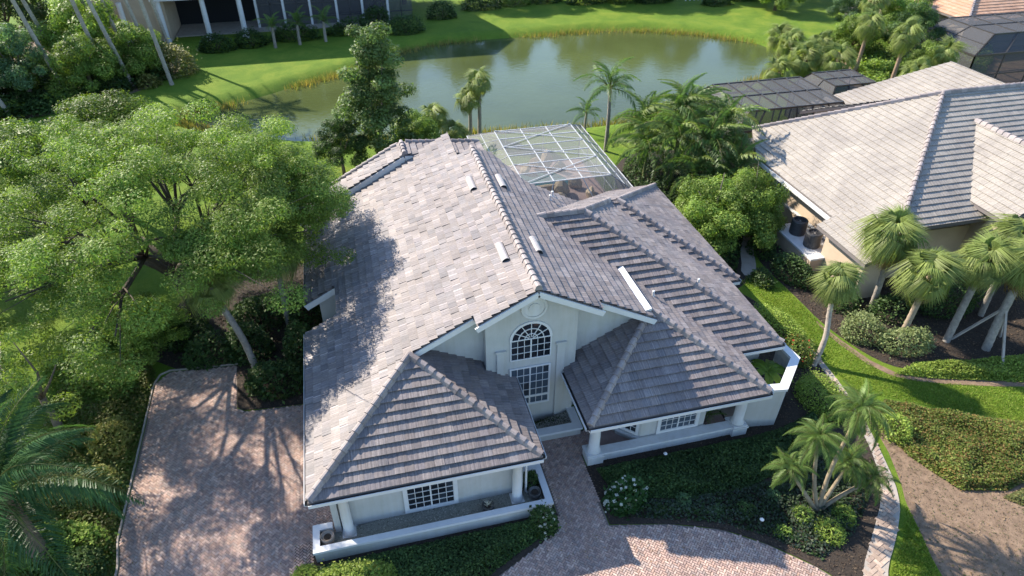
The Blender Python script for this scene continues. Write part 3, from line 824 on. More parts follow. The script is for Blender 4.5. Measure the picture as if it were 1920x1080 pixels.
# --- planters and pots (things that stand in front of the house)
def planter(name, outer, inner, z_cap, z_fill, label, fillmat='gravel_base'):
    e = empty(name, (outer[0][0], outer[0][1], 0), label, 'planter', 'white walled planters against the house')
    L = (-outer[0][0], -outer[0][1], 0)
    n = len(outer)
    w_, c_ = MB(), MB()
    for i in range(n-1):
        def mid(p, q, f): return (p[0]*(1-f)+q[0]*f, p[1]*(1-f)+q[1]*f)
        a, b, c, d = outer[i], outer[i+1], inner[i+1], inner[i]
        w_.prism([mid(a, d, .18), mid(b, c, .18), mid(b, c, .82), mid(a, d, .82)], 0, z_cap-.1)
        c_.prism([a, b, c, d], z_cap-.1, z_cap)
    w_.obj('planter_wall', 'stucco', e, loc=L); c_.obj('cap', 'trim_clean', e, loc=L)
    s = mk('gravel_bed', [(x, y, z_fill) for x, y in inner], [tuple(range(n))], fillmat, e, loc=L); s['kind'] = 'stuff'
    P = np.asarray(inner); lo, hi = P.min(0), P.max(0); N = 5200
    Q = rng.uniform(lo, hi, (N, 2)); Q = Q[inpoly(Q, inner)]
    V, C = pebbles(Q, z_fill, 0.012, 0.03)
    o = bpy.data.objects.new('pebbles', fast_mesh('pebbles', V, 3, 'rocky', C)); o.location = L; link(o, e); o['kind'] = 'stuff'
    return e
def pebbles(Q, z, r0, r1):
    N = len(Q); r = rng.uniform(r0, r1, N); a = rng.uniform(0, 6.28, N)
    c = np.stack([Q[:, 0], Q[:, 1], z+r*0.5], 1)
    ring = []
    for k in range(4):
        t = a+k*math.pi/2; ring.append(np.stack([Q[:, 0]+np.cos(t)*r*1.2, Q[:, 1]+np.sin(t)*r*0.9, np.full(N, z-0.004)], 1))
    V = np.concatenate([np.stack([ring[k], ring[(k+1) % 4], c], 1) for k in range(4)], 0)
    base = np.array([(0.26, 0.26, 0.21), (0.36, 0.35, 0.30), (0.47, 0.45, 0.40), (0.15, 0.16, 0.12)])
    C = np.tile(base[rng.integers(0, 4, N)]*rng.uniform(.8, 1.2, (N, 1)), (4, 1))
    return V, C
planter('planter', [(0.45, 0.62), (-0.18, 0.62), (-0.18, -0.42), (7.72, -0.42), (7.72, 1.3), (6.9, 1.3)], [(0.45, 0.4), (0.04, 0.4), (0.04, -0.2), (7.49, -0.2), (7.49, 1.08), (6.9, 1.08)], 0.60, 0.30,
        'long white walled gravel planter below the front window of the garage wing')
planter('planter', [(7.0, 2.66), (9.82, 2.66), (9.82, 3.78)], [(7.0, 3.0), (9.50, 3.0), (9.50, 3.78)], 0.45, 0.32, 'short white walled planter below the tall arched gable window', 'mulch')
def pot(x, y, z, r, h, label, mat='pot', fill='mulch', bowl=False):
    e = empty('plant_pot', (x, y, z), label, 'pot', 'dark pots standing in the long planter')
    b = MB(); b.lathe([(r*.62, 0), (r*.8, h*.15), (r*1.02, h*.55), (r*.95, h*.85), (r*.88, h*.93), (r, h), (r*.86, h), (r*.82, h*.85)], sides=22); b.obj('bowl', mat, e, smooth=True)
    s = MB(); s.lathe([(r*.83, h*.8), (r*.5, h*.86), (0.01, h*.88)], sides=18); s.obj('soil', fill, e)
    return e
pot(0.28, 0.1, 0.30, 0.22, 0.34, 'empty brown rimmed pot at the driveway end of the long planter', 'terracotta_rim')
pot(5.55, 0.05, 0.30, 0.21, 0.3, 'dark pot holding pale dry sprigs beside the planter column')
pot(7.22, 0.18, 0.30, 0.22, 0.32, 'dark glazed pot in the entry corner of the long planter')
sp = bpy.data.objects.new('dried_sprigs', fast_mesh('dried_sprigs', (lambda B, D: np.stack([B, B+D*0.5+rng.normal(0, .01, B.shape), B+D], 1))(np.tile(np.array([[5.55, .05, .56]]), (70, 1)), np.stack([rng.normal(0, .1, 70), rng.normal(0, .1, 70), rng.uniform(.08, .2, 70)], 1)), 3, 'rocky', np.tile(np.array([[.62, .60, .5]]), (70, 1))))
link(sp); tag(sp, 'pale dry sprigs growing from the pot near the planter column', 'plant')
# ============================================================ screened pool enclosure behind the house
def beam(parent, a, b, w=0.06, h=0.09, mat='metal_white', name='beam'):
    a = Vector(a); b = Vector(b); m = MB(); m.bar(Vector((0, 0, 0)), b-a, w, h); return m.obj(name, mat, parent, loc=a-parent.location)
def panel(parent, pts, mat, name='screen_panel'):
    p0 = Vector(pts[0]); return mk(name, [Vector(p)-p0 for p in pts], [tuple(range(len(pts)))], mat, parent, loc=p0-parent.location)
def lerp(a, b, f): return tuple(a[i]*(1-f)+b[i]*f for i in range(3))
screen_mat('screen_grey', (0.22, 0.225, 0.225), 0.46)
screen_mat('screen_dark', (0.085, 0.085, 0.09), 0.60)

def cage(name, label, ex, ey, tx, ty, ze, zt, nu, nv, frame, scr, walls=(1, 1, 1, 1), braces=(), bw=0.06, group=None):
    """mansard screen cage: eave rectangle ex, ey at ze; top rectangle tx, ty at zt"""
    e = empty(name, (ex[0], ey[0], 0), label, 'pool enclosure', group)
    top = [(tx[0], ty[0], zt), (tx[1], ty[0], zt), (tx[1], ty[1], zt), (tx[0], ty[1], zt)]
    ev = [(ex[0], ey[0], ze), (ex[1], ey[0], ze), (ex[1], ey[1], ze), (ex[0], ey[1], ze)]
    U = [i/nu for i in range(nu+1)]; Vv = [i/nv for i in range(nv+1)]
    def tp(u, v): return lerp(lerp(top[0], top[1], u), lerp(top[3], top[2], u), v)
    for u in U: beam(e, tp(u, 0), tp(u, 1), bw, bw*1.3, frame)
    for v in Vv: beam(e, tp(0, v), tp(1, v), bw, bw*1.3, frame)
    for i in range(nu):
        for j in range(nv): panel(e, [tp(U[i], Vv[j]), tp(U[i+1], Vv[j]), tp(U[i+1], Vv[j+1]), tp(U[i], Vv[j+1])], scr)
    for (a, b) in braces: beam(e, Vector(tp(*a))+Vector((0, 0, .06)), Vector(tp(*b))+Vector((0, 0, .06)), bw*.8, bw*.8, frame, 'brace')
    for k in range(4):
        k2 = (k+1) % 4; n = nu if k % 2 == 0 else nv
        if not walls[k]: continue
        beam(e, ev[k], ev[k2], bw, bw*1.4, frame)
        for i in range(n+1):
            f = i/n; a = lerp(top[k], top[k2], f); b = lerp(ev[k], ev[k2], f); g0 = (b[0], b[1], 0)
            beam(e, a, b, bw, bw, frame); beam(e, b, g0, bw*.9, bw*.9, frame, 'post')
            if i < n:
                f2 = (i+1)/n; a2 = lerp(top[k], top[k2], f2); b2 = lerp(ev[k], ev[k2], f2)
                panel(e, [a, a2, b2, b], scr); panel(e, [b, b2, (b2[0], b2[1], 0), g0], scr)
        m1 = lerp(top[k], ev[k], .5); m2 = lerp(top[k2], ev[k2], .5)
        if k % 2: beam(e, m1, m2, bw*.7, bw*.7, frame)
        beam(e, (ev[k][0], ev[k][1], 0.9), (ev[k2][0], ev[k2][1], 0.9), bw*.8, bw*.8, frame, 'rail')
    return e
cage('pool_enclosure', 'white framed screen enclosure over the rock pool behind the grey tiled house', (9.9, 17.5), (16.2, 26.0), (11.2, 16.0), (16.7, 23.75), 2.4, 3.5, 3, 6, 'metal_white', 'screen_grey', bw=.042,
     walls=(1, 1, 1, 1), braces=(((0, 1), (1, .667)), ((1, 1), (0, .667)), ((0, .667), (1, .333)), ((0, .333), (1, 0)), ((0, 0), (1, .333))))
sheet('pool_deck', [(9.9, 15.2), (17.6, 15.2), (17.6, 26.0), (8.4, 26.0), (8.4, 19.9), (9.9, 19.9)], 0.05, 'pool_deck')
sheet('pool_water', smooth_poly([(12.6, 22.4), (14, 21.9), (15.4, 22.0), (15.9, 23.0), (15.2, 24.4), (13.8, 24.7), (12.6, 24.2), (12.2, 23.2)], 2), 0.10, 'pool_water')
def rock(x, y, z, sx, sy, sz, seed, label, group='boulders round the swimming pool'):
    r = random.Random(seed); bm = bmesh.new(); bmesh.ops.create_icosphere(bm, subdivisions=2, radius=1)
    ph = [(r.uniform(-1, 1), r.uniform(-1, 1), r.uniform(-1, 1), r.uniform(.55, .95)) for _ in range(9)]
    for v in bm.verts:
        for a, b, c, d in ph:
            n = Vector((a, b, c)).normalized(); k = v.co.dot(n)
            if k > d*.8: v.co -= n*(k-d*.8)
        v.co += Vector((r.uniform(-.05, .05), r.uniform(-.05, .05), r.uniform(-.04, .04)))
        v.co = Vector((v.co.x*sx, v.co.y*sy, v.co.z*sz))
    me = bpy.data.meshes.new('rock'); bm.to_mesh(me); bm.free()
    ca = me.color_attributes.new('Col', 'FLOAT_COLOR', 'POINT'); k = r.uniform(.85, 1.15)
    ca.data.foreach_set('color', [c for _ in me.vertices for c in (0.46*k, 0.37*k, 0.25*k, 1)])
    me.materials.append(MATS['rocky'])
    o = bpy.data.objects.new('rock', me); o.location = (x, y, z); o.rotation_euler = (0, 0, r.uniform(0, 6)); link(o)
    return tag(o, label, 'rock', group)
for i, (x, y, z, sx, sy, sz) in enumerate([(13.8, 21.6, .4, .9, .4, .5), (14.9, 21.5, .5, .75, .55, .65), (15.9, 21.9, .35, .5, .5, .45), (13.0, 22.2, .3, .5, .4, .35), (16.5, 20.6, .3, .4, .9, .4), (12.2, 23.0, .3, .4, .8, .35), (15.0, 25.2, .7, .7, .3, .8), (14.3, 24.9, .5, .7, .4, .5), (13.4, 24.6, .3, .5, .35, .4), (15.6, 24.4, .4, .6, .3, .5), (11.2, 21.8, .3, .4, .6, .4), (14.4, 20.7, .3, .6, .4, .35)]):
    rock(x, y, z, sx, sy, sz, i, ['wide flat boulder at the house end of the pool', 'biggest round boulder at the house end of the pool', 'boulder between the biggest boulder and the pool corner', 'low boulder at the shallow house corner of the pool', 'long boulder beside the pool lounger', 'slim boulder on the left pool rim', 'boulder at the lake end of the pool', 'boulder in the pool bend towards the lounger', 'small boulder behind the lake end rim', 'long low boulder out on the lake side deck', 'boulder near the left screen wall', 'small flat boulder leaning on the biggest one'][i])
# long garden chairs in the enclosure
def lounger(x, y, rz, label):
    e = empty('pool_lounger', (x, y, 0.05), label, 'lounger', rz=rz)
    m = MB(); m.box(-.3, .3, -.8, .5, .28, .34); m.obj('seat', 'trim', e)
    m = MB(); m.bar((0, .5, .31), (0, 1.0, .75), .6, .05, up=(1, 0, 0)); m.v = [tuple(v) for v in m.v]; m.obj('backrest', 'trim', e)
    for sx in (-.26, .26):
        for sy in (-.7, .45): m = MB(); m.box(sx-.02, sx+.02, sy-.02, sy+.02, 0, .28); m.obj('leg', 'metal_white', e)
lounger(16.7, 18.6, 1.2, 'pale pool lounger on the deck between boulders and screen wall')

# ============================================================ neighbouring houses
def roof_house(name, label, loc, slopes_, palette, deckmat='deck', expo=0.34, width=0.33, ridges=()):
    e = empty(name, loc, label, 'house', 'neighbouring houses')
    L = tuple(-v for v in loc); d = MB(); tl = MB()
    for sl, polys in slopes_:
        for p in polys: d.extr([sl.w(*sl.uv(q)) for q in ccw(p)], (0, 0, -.16))
        for W, fs, col, ctr in lay_tiles(sl, polys, palette, expo, width, wave=0.005, spread=(.96, 1.04), lift=(1, .02), butt=.075): tl.add(W, fs, (0, 0, 0)); tl.c[-len(W):] = col
    r = d.obj('roof', deckmat, e, loc=L)
    o = tl.obj('roof_tiles', 'tile', r, cols=True); o['kind'] = 'stuff'
    for a, b in ridges: ridge(a, b, 0.07, r, 0.36)
    return e, L, r
N_PAL = [(0.325, 0.293, 0.257), (0.333, 0.301, 0.265), (0.317, 0.286, 0.252)]
NT = 0.49; NZ = 2.7; NX = 25.8; AY = 15.3
AX = NX+8.5
NL = Slope((NX, 0, NZ), (0, 1), (1, 0), NT); NF = Slope((NX, AY-8.5, NZ), (1, 0), (0, 1), NT); NB = Slope((NX, AY+8.5, NZ), (-1, 0), (0, -1), NT)
# small cross gable on the street side
GX0, GR = 31.8, 35.1
NG1 = Slope((GX0, 5, 3.85), (0, 1), (1, 0), .635); NG2 = Slope((2*GR-GX0, 5, 3.85), (0, -1), (-1, 0), .635)
# low roof over the equipment corner
NC = Slope((24.9, 7.2, 2.45), (0, 1), (1, 0), .42)
# rear wing
NWL = Slope((33.2, 20, NZ), (0, 1), (1, 0), .42); NWR = Slope((49.0, 20, NZ), (0, -1), (-1, 0), .42)
pz = lambda sl, x, y: tuple(sl.w(*sl.uv((x, y))))
nh, NLo, nroof = roof_house('house', 'neighbour house under a broad pale cream tile roof with dark rear screen cage', (26, 8, 0),
    [(NL, [[(NX, AY-8.5+1.6), (NX, 18.3), (26.9, 20.9), (AX, AY), (NX+1.6, AY-8.5+1.6)]]), (NF, [[(NX+1.4, AY-8.5+1.4), (46, AY-8.5+1.4), (46, AY), (AX, AY)]]), (NB, [[(AX, AY), (46, AY), (46, AY+6), (AX-4, AY+6)]]),
     (NG1, [[(GX0, 6.9), (GR, 6.9), (GR, 13.45), (GX0, 9.2)]]), (NG2, [[(GR, 6.9), (2*GR-GX0, 6.9), (2*GR-GX0, 9.2), (GR, 13.45)]]), (NC, [[(24.9, 7.2), (27.4, 7.2), (27.4, 10.9), (24.9, 10.9)]]),
     (NWL, [[(33.2, 16.0), (41.1, 15.5), (41.1, 21.9), (33.9, 24.8), (33.2, 24.8)]]), (NWR, [[(41.1, 15.5), (46.5, 15.5), (46.5, 20.0), (41.1, 21.9)]])],
    N_PAL, ridges=[(pz(NL, NX+1.7, AY-6.8), pz(NL, AX, AY)), (pz(NL, 26.9, 20.9), pz(NL, AX, AY)), (pz(NF, 46, AY), pz(NF, AX, AY)), (pz(NG1, GR, 6.9), pz(NG1, GR, 13.4))])
def wl(parent, L, *a, mat='stucco_beige', name='wall'):
    m = MB(); m.box(*a); return m.obj(name, mat, parent, loc=L)
wl(nh, NLo, 26.4, 46, 8.9, 21, 0, 2.62); wl(nh, NLo, 32.2, 38.0, 7.4, 9.3, 0, 3.75); wl(nh, NLo, 33.8, 46, 20.9, 21.4, 0, 2.6); wl(nh, NLo, 25.4, 26.6, 7.7, 10.6, 0, 2.35)
g_ = MB(); g_.extr([(32.2, 7.4, 3.7), (38.0, 7.4, 3.7), (GR, 7.4, 5.55)], (0, .2, 0)); g_.obj('gable_wall', 'stucco_beige', nh, loc=NLo)
wl(nh, NLo, 26.30, 26.42, 9.2, 20.4, 0.95, 1.07, mat='trim', name='band'); wl(nh, NLo, 25.66, 25.75, 8.5, 18.3, NZ-.24, NZ-.03, mat='trim', name='fascia')
window(33.3, 36.9, .9, 2.6, 7.4, 4, 3, casing=.12, parent=nh, off=NLo)
for yy in (9.5, 15.8):
    M = Matrix.Translation((26.4, yy+.8, 0)) @ Matrix.Rotation(-math.pi/2, 4, 'Z')
    window(0, .8, 1.2, 2.2, 0, 2, 3, casing=.1, parent=nh, off=NLo, M=M)
# walled equipment stand with two condensers
est = empty('equipment_stand', (25.2, 11.3, 0), 'low beige wall carrying two air conditioning units beside the cream roofed house', 'wall')
m = MB(); m.box(-.55, 1.1, -1.0, 2.4, 0, .75); m.obj('stand_wall', 'stucco_beige', est); m = MB(); m.box(-.6, 1.12, -1.05, 2.45, .75, .85); m.obj('cap', 'trim', est)
for k, yy in enumerate((12.75, 11.45)):
    e = empty('air_conditioner', (25.4, yy, .85), ('round black condenser unit at the rear end of the equipment stand', 'round black condenser unit next to the lit end of the equipment stand')[k], 'air conditioner', 'condenser units on the stand')
    m = MB(); m.lathe([(.40, 0), (.42, .05), (.42, .75), (.39, .82), (.31, .82), (.30, .72)], sides=24); m.obj('casing', 'metal_dark', e)
    for q in range(10): m = MB(); a = q*math.pi/5; m.bar((.05*math.cos(a), .05*math.sin(a), .76), (.31*math.cos(a), .31*math.sin(a), .76), .02, .02); m.obj('grille_bar', 'metal_dark', e)
    m = MB(); m.lathe([(.12, .5), (.12, .74), (.05, .75)], sides=12); m.obj('motor', 'concrete', e)
cage('pool_enclosure', 'long dark screen enclosure behind the cream roofed house', (26.6, 35.3), (22.2, 28.8), (27.6, 34.4), (22.6, 27.6), 2.5, 3.7, 6, 2, 'bronze', 'screen_dark', bw=.09, group='dark framed pool enclosures')
cage('pool_enclosure', 'small dark screen enclosure joined to the end of the long one', (35.4, 40.4), (25.0, 29.5), (36.0, 39.2), (25.6, 28.4), 2.5, 3.6, 3, 2, 'bronze', 'screen_dark', bw=.08, group='dark framed pool enclosures')

# house with the terracotta roof beyond
O_PAL = [(0.50, 0.30, 0.19), (0.53, 0.33, 0.22), (0.47, 0.28, 0.18)]
OL = Slope((60.3, 30, 2.9), (0, 1), (1, 0), .42); OF = Slope((60.3, 39.6, 2.9), (1, 0), (0, 1), .42)
oh, OLo, orf = roof_house('house', 'house with warm terracotta coloured tile roof beyond the gardens', (58, 36, 0),
    [(OF, [[(60.3, 39.6), (80, 39.6), (80, 49), (69.7, 49)]]), (OL, [[(60.3, 39.6), (69.7, 49), (60.3, 58.4)]])], O_PAL, expo=.42, width=.4, ridges=[((60.4, 39.7, 2.95), (69.7, 49, 6.85))])
wl(oh, OLo, 60.9, 80, 40.2, 57.5, 0, 2.8)
cage('pool_enclosure', 'black screen enclosure standing in front of the terracotta roofed house', (53.7, 72), (31.6, 39.2), (56.4, 71), (33.0, 38.2), 2.6, 3.8, 6, 2, 'bronze', 'screen_dark', bw=.1, group='dark framed pool enclosures')

# far shore house with a white columned porch
fh = empty('house', (-14, 60, 0), 'far shore house with tall white columns and a dark screened porch', 'house', 'neighbouring houses'); FL = (14, -60, 0)
wl(fh, FL, -19.5, -13.2, 61.5, 74, 0, 8.2); wl(fh, FL, -13.2, 8.5, 67, 76, 0, 8.2, mat='dark_void', name='porch_interior')  # walls carried up out of view to lengthen the shadow on the lawn
wl(fh, FL, -14.2, -5.8, 60.6, 67, 3.9, 4.7, mat='trim', name='porch_beam'); wl(fh, FL, -15, 8.8, 61.6, 75, 7.9, 8.2, mat='trim', name='eave')
for x in (-17.0, -13.6, -9.6, -6.2):
    c = MB(); c.lathe([(.36, 0), (.34, .3), (.26, .35), (.24, 3.9)], sides=16); c.obj('column', 'trim_clean', fh, loc=(x+14, 1.0, 0))
for x in np.arange(-5.0, 8.6, 2.7):
    c = MB(); c.box(-.12, .12, -.12, .12, 0, 8); c.obj('screen_post', 'trim', fh, loc=(x+14, 4.0, 0))
    c = MB(); c.box(0, 2.58, -.03, .03, 2.3, 2.42); c.box(0, 2.58, -.03, .03, .9, 1.0); c.box(1.25, 1.33, -.03, .03, 0, 5); c.obj('screen_frame', 'metal_dark', fh, loc=(x+14.12, 4.0, 0))
    panel(fh, [(x+.1, 64.02, 0), (x+2.6, 64.02, 0), (x+2.6, 64.02, 8), (x+.1, 64.02, 8)], 'screen_dark')
m = MB(); m.extr([(-20.5, 60.9, 8.2), (9.5, 60.9, 8.2), (9.5, 69, 11.6), (-20.5, 69, 11.6)], (0, 0, .2)); m.extr([(-20.5, 69, 11.6), (9.5, 69, 11.6), (9.5, 77, 8.2), (-20.5, 77, 8.2)], (0, 0, .2)); m.obj('roof', 'pool_deck', fh, loc=FL)  # unseen high roof, added to cast shade over the far lawn
wl(fh, FL, -13.1, 8.3, 62.5, 67, 0.02, .12, mat='concrete', name='porch_floor')
t2 = MB(); t2.lathe([(.05, 0), (.05, .7), (.55, .72), (.55, .76)], sides=16); tb = t2.obj('patio_table', 'trim', None, loc=(-1.5, 65.3, .12)); tag(tb, 'round pale patio table inside the far screened porch', 'table')
# pale fences and walls beyond the water
for x0, x1, y, lab in ((44, 60, 64.5, 'white picket fence beyond the far lake shore'),):
    e = empty('fence', (x0, y, 0), lab, 'fence'); k = 0
    for x in np.arange(0, x1-x0, .55): m = MB(); m.box(-.09, .09, -.02, .02, 0, 1.3); m.obj('picket', 'trim', e, loc=(x, 0, 0))
    m = MB(); m.box(0, x1-x0, .02, .06, .9, 1.0); m.box(0, x1-x0, .02, .06, .3, .4); m.obj('fence_rail', 'trim', e)
ph = empty('house', (28, 72, 0), 'low pale house glimpsed behind the far shore hedges', 'house', 'neighbouring houses')
m = MB(); m.box(0, 14, 0, 8, 0, 3); m.obj('wall', 'stucco_beige', ph); m = MB(); m.extr([(-.6, -.6, 3), (14.6, -.6, 3), (14.6, 4, 5), (-.6, 4, 5)], (0, 0, .15)); m.obj('roof', 'tile', ph, cols=True)
for k in range(4): m = MB(); m.box(k*3.2+1, k*3.2+2.6, -.05, .02, .8, 2.3); m.obj('window', 'window_glass', ph)
sheet('far_pool', smooth_poly([(60, 52.5), (66, 50.5), (69, 54), (62, 56)], 2), 0.03, 'pool_water')
sheet('far_pool_deck', smooth_poly([(57, 51), (68, 47.5), (74, 55), (61, 59)], 2), 0.02, 'concrete')
# ============================================================ vegetation builders
def unit(n):
    v = rng.normal(size=(n, 3)); return v/np.linalg.norm(v, axis=1, keepdims=True)
def leaves(C, size, aspect=0.5, up=0.5, droop=0.0, cols=((0.06, 0.11, 0.02),), var=0.25, nd=None):
    """rhombic leaves at centres C -> (N,4,3), colours"""
    N = len(C); d = unit(N); d[:, 2] -= droop; d /= np.linalg.norm(d, axis=1, keepdims=True)
    n = unit(N); n[:, 2] += up*2
    if nd is not None: n = n*.62+nd*1.25
    wv = np.cross(n, d); wv /= np.linalg.norm(wv, axis=1, keepdims=True)+1e-9
    d = np.cross(wv, n); d /= np.linalg.norm(d, axis=1, keepdims=True)+1e-9
    s = (size*rng.uniform(.65, 1.3, N))[:, None]
    V = np.stack([C-d*s*.5, C+wv*s*aspect*.5, C+d*s*.5, C-wv*s*aspect*.5], 1)
    pal = np.asarray(cols); col = pal[rng.integers(0, len(pal), N)]*rng.uniform(1-var, 1+var, (N, 1))
    return V, col
def clump_points(c, r, n, lo=.55):
    d = unit(n); k = rng.uniform(lo**3, 1, n)**(1/3); k *= rng.uniform(.85, 1.12, n)
    return np.asarray(c)+d*k[:, None]*np.asarray(r)
GREEN_OAK = [(0.125, 0.195, 0.035), (0.155, 0.225, 0.042), (0.10, 0.165, 0.03), (0.20, 0.255, 0.055)]
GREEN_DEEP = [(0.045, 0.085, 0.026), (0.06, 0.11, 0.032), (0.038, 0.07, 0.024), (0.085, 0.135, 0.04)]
GREEN_BRIGHT = [(0.145, 0.225, 0.042), (0.175, 0.26, 0.052), (0.12, 0.19, 0.036), (0.215, 0.28, 0.062)]
GREEN_PALE = [(0.20, 0.24, 0.10), (0.25, 0.29, 0.13), (0.16, 0.20, 0.08)]
GREEN_BLUE = [(0.085, 0.15, 0.07), (0.105, 0.175, 0.078), (0.065, 0.12, 0.055)]
BARK = (0.20, 0.16, 0.125); BARK_GREY = (0.30, 0.27, 0.235)

def crown_data(spec, leaf, aspect, cols, name='crown', up=.4, droop=.15, radial=1.0):
    Vs, Cs = [], []
    for c, r, n in spec:
        P = clump_points(c, r, n); nd = (P-np.asarray(c))/np.asarray(r); nd /= np.linalg.norm(nd, axis=1, keepdims=True)+1e-9; nd *= radial
        V, C = leaves(P, leaf*rng.choice([.75, 1.0, 1.3], n), aspect, up, droop, cols, .3, nd)
        k = rng.uniform(.74, 1.26); Vs.append(V); Cs.append(C*k)
    return fast_mesh(name, np.concatenate(Vs), 4, 'leaf', np.concatenate(Cs))
def dome_clumps(R, H, n, cr, per, z0=0.0, flat=.7, seed=0, fill=.25):
    """clump centres over a dome of radius R and height H above z0"""
    r = np.random.default_rng(seed); out = []
    for i in range(n):
        a = i*2.39996+r.uniform(-.3, .3); f = (i+.5)/n
        inner = r.random() < fill
        rho = math.sqrt(1-(1-f)**2)*R*(r.uniform(.35, .7) if inner else r.uniform(.8, 1.05)); z = z0+(1-f)*H*(r.uniform(.4, .8) if inner else r.uniform(.82, 1.1))
        k = r.uniform(.65, 1.3)
        out.append(((rho*math.cos(a), rho*math.sin(a), z), (cr*k, cr*k, cr*k*flat), int(per*k*k)))
    return out
def trunk_mesh(base_h, targets, r0, col, name='trunk', lean=(0, 0)):
    m = MB(); top = (lean[0], lean[1], base_h)
    m.tube([(0, 0, -.1), (lean[0]*.35+.04, lean[1]*.35, base_h*.5), top], [r0*1.25, r0*.95, r0*.85], 10, col)
    for t in targets:
        mid = tuple(top[i]*.5+t[i]*.5 for i in range(3)); mid = (mid[0]+random.uniform(-.3, .3), mid[1]+random.uniform(-.3, .3), mid[2]-.25)
        m.tube([top, mid, t], [r0*.5, r0*.3, r0*.1], 6, col)
    return mesh_data(name, m.v, m.f, 'bark', m.c, True)
def tree(name, label, cat, x, y, crown, trunk, s=1.0, rz=0.0, group=None, z=0.0, sz=None):
    e = empty(name, (x, y, z), label, cat, group, rz=rz); e.scale = (s, s, sz or s)
    link(bpy.data.objects.new('trunk', trunk), e); link(bpy.data.objects.new('crown', crown), e); return e

def shrub_mesh(rx, ry, h, n, leaf, cols, aspect=.55, bumps=5, box=False, flowers=None, seed=0):
    r = np.random.default_rng(seed); n = int(n)
    if box:
        P = r.uniform(-1, 1, (n, 3)); f = r.integers(0, 5, n)
        P[f == 0, 0] = 1; P[f == 1, 0] = -1; P[f == 2, 1] = 1; P[f == 3, 1] = -1; P[f >= 4, 2] = 1
        C = np.stack([P[:, 0]*rx, P[:, 1]*ry, (P[:, 2]+1)/2*h], 1)
        C += r.normal(0, .045, C.shape)
    else:
        d = unit(n); d[:, 2] = np.abs(d[:, 2]); k = r.uniform(.72, 1.0, n)
        for _ in range(bumps):
            b = r.normal(size=3); b[2] = abs(b[2]); b /= np.linalg.norm(b); k *= 1+.16*np.clip(d@b-.55, 0, 1)/.45
        m = r.random(n) < .07; k[m] *= r.uniform(1.05, 1.28, m.sum()); C = d*k[:, None]*np.array([rx, ry, h])*.95
    V, col = leaves(C, leaf*r.choice([.7, 1.0, 1.45], n), aspect, .7, 0, cols)
    if flowers:
        fc, share = flowers; m = r.random(n) < share; col[m] = np.asarray(fc)*r.uniform(.8, 1.1, (m.sum(), 1)); 
        C2 = C[m]+np.array([0, 0, .05]); V[m] = leaves(C2, leaf*1.1, 1.0, 1.5, 0, [fc])[0]
    return fast_mesh('foliage', V, 4, 'leaf', col)
def stems_mesh(rx, ry, h, n=10):
    m = MB()
    for i in range(n):
        a = random.uniform(0, 6.28); k = random.uniform(.2, .75)
        m.tube([(rx*.2*math.cos(a)*k, ry*.2*math.sin(a)*k, -.02), (rx*k*math.cos(a)*.6, ry*k*math.sin(a)*.6, h*.45), (rx*k*math.cos(a), ry*k*math.sin(a), h*.8)], [.025, .018, .008], 5, (.12, .09, .06))
    return mesh_data('stems', m.v, m.f, 'bark', m.c)
def shrub(name, label, x, y, rx, ry, h, dens=420, leaf=.1, cols=GREEN_DEEP, rz=0.0, group=None, cat='shrub', box=False, flowers=None, z=0.0, aspect=.55):
    area = (4*(rx+ry)*h*.6+4*rx*ry) if box else 2*math.pi*((rx*ry)**.5)*max(h, (rx*ry)**.5)
    e = empty(name, (x, y, z), label, cat, group, rz=rz)
    link(bpy.data.objects.new('foliage', shrub_mesh(rx, ry, h, dens*area, leaf, cols, aspect, 6, box, flowers, int(abs(x*31+y*17)))), e)
    link(bpy.data.objects.new('stems', stems_mesh(rx, ry, h)), e); return e
def cover(name, label, poly, n, h, leaf, cols, cat='ground cover', lumps=.35, aspect=.6):
    q = np.asarray(poly); lo, hi = q.min(0), q.max(0); P = rng.uniform(lo, hi, (int(n*1.6), 2)); P = P[inpoly(P, poly)]
    d = np.clip(dist_to_poly(P, poly)/.25, .25, 1)
    hh = h*(1-lumps/2+lumps*.5*(np.sin(P[:, 0]*3.1+np.cos(P[:, 1]*2.3)*2)+np.cos(P[:, 1]*3.7)*.6))*d
    C = np.stack([P[:, 0], P[:, 1], hh*rng.uniform(.25, 1.05, len(P))], 1)
    V, col = leaves(C, leaf, aspect, .8, 0, cols)
    tint = .85+.3*(.5+.5*np.sin(P[:, 0]*1.3+1.7*np.sin(P[:, 1]*.9)))
    o = bpy.data.objects.new(name, fast_mesh(name, V, 4, 'leaf', col*tint[:, None])); link(o); tag(o, label, cat, kind='stuff'); return o
def grass(name, label, poly, n, h, cols):
    q = np.asarray(poly); lo, hi = q.min(0), q.max(0); P = rng.uniform(lo, hi, (int(n*1.5), 2)); P = P[inpoly(P, poly)]; N = len(P)
    a = rng.uniform(0, 6.28, N); hh = h*rng.uniform(.5, 1.3, N); l = rng.normal(0, .5, (N, 2))*hh[:, None]; wd = .012+.01*rng.random(N)
    z = np.full(N, .0)
    V = np.stack([np.stack([P[:, 0]-np.cos(a)*wd, P[:, 1]-np.sin(a)*wd, z], 1), np.stack([P[:, 0]+np.cos(a)*wd, P[:, 1]+np.sin(a)*wd, z], 1), np.stack([P[:, 0]+l[:, 0], P[:, 1]+l[:, 1], hh], 1)], 1)
    pal = np.asarray(cols); C = pal[rng.integers(0, len(pal), N)]*rng.uniform(.75, 1.25, (N, 1))
    C *= (.85+.3*(.5+.5*np.sin(P[:, 0]*.9+2*np.sin(P[:, 1]*.7))))[:, None]
    o = bpy.data.objects.new(name, fast_mesh(name, V, 3, 'grass_blade', C)); link(o); tag(o, label, 'grass', kind='stuff'); return o

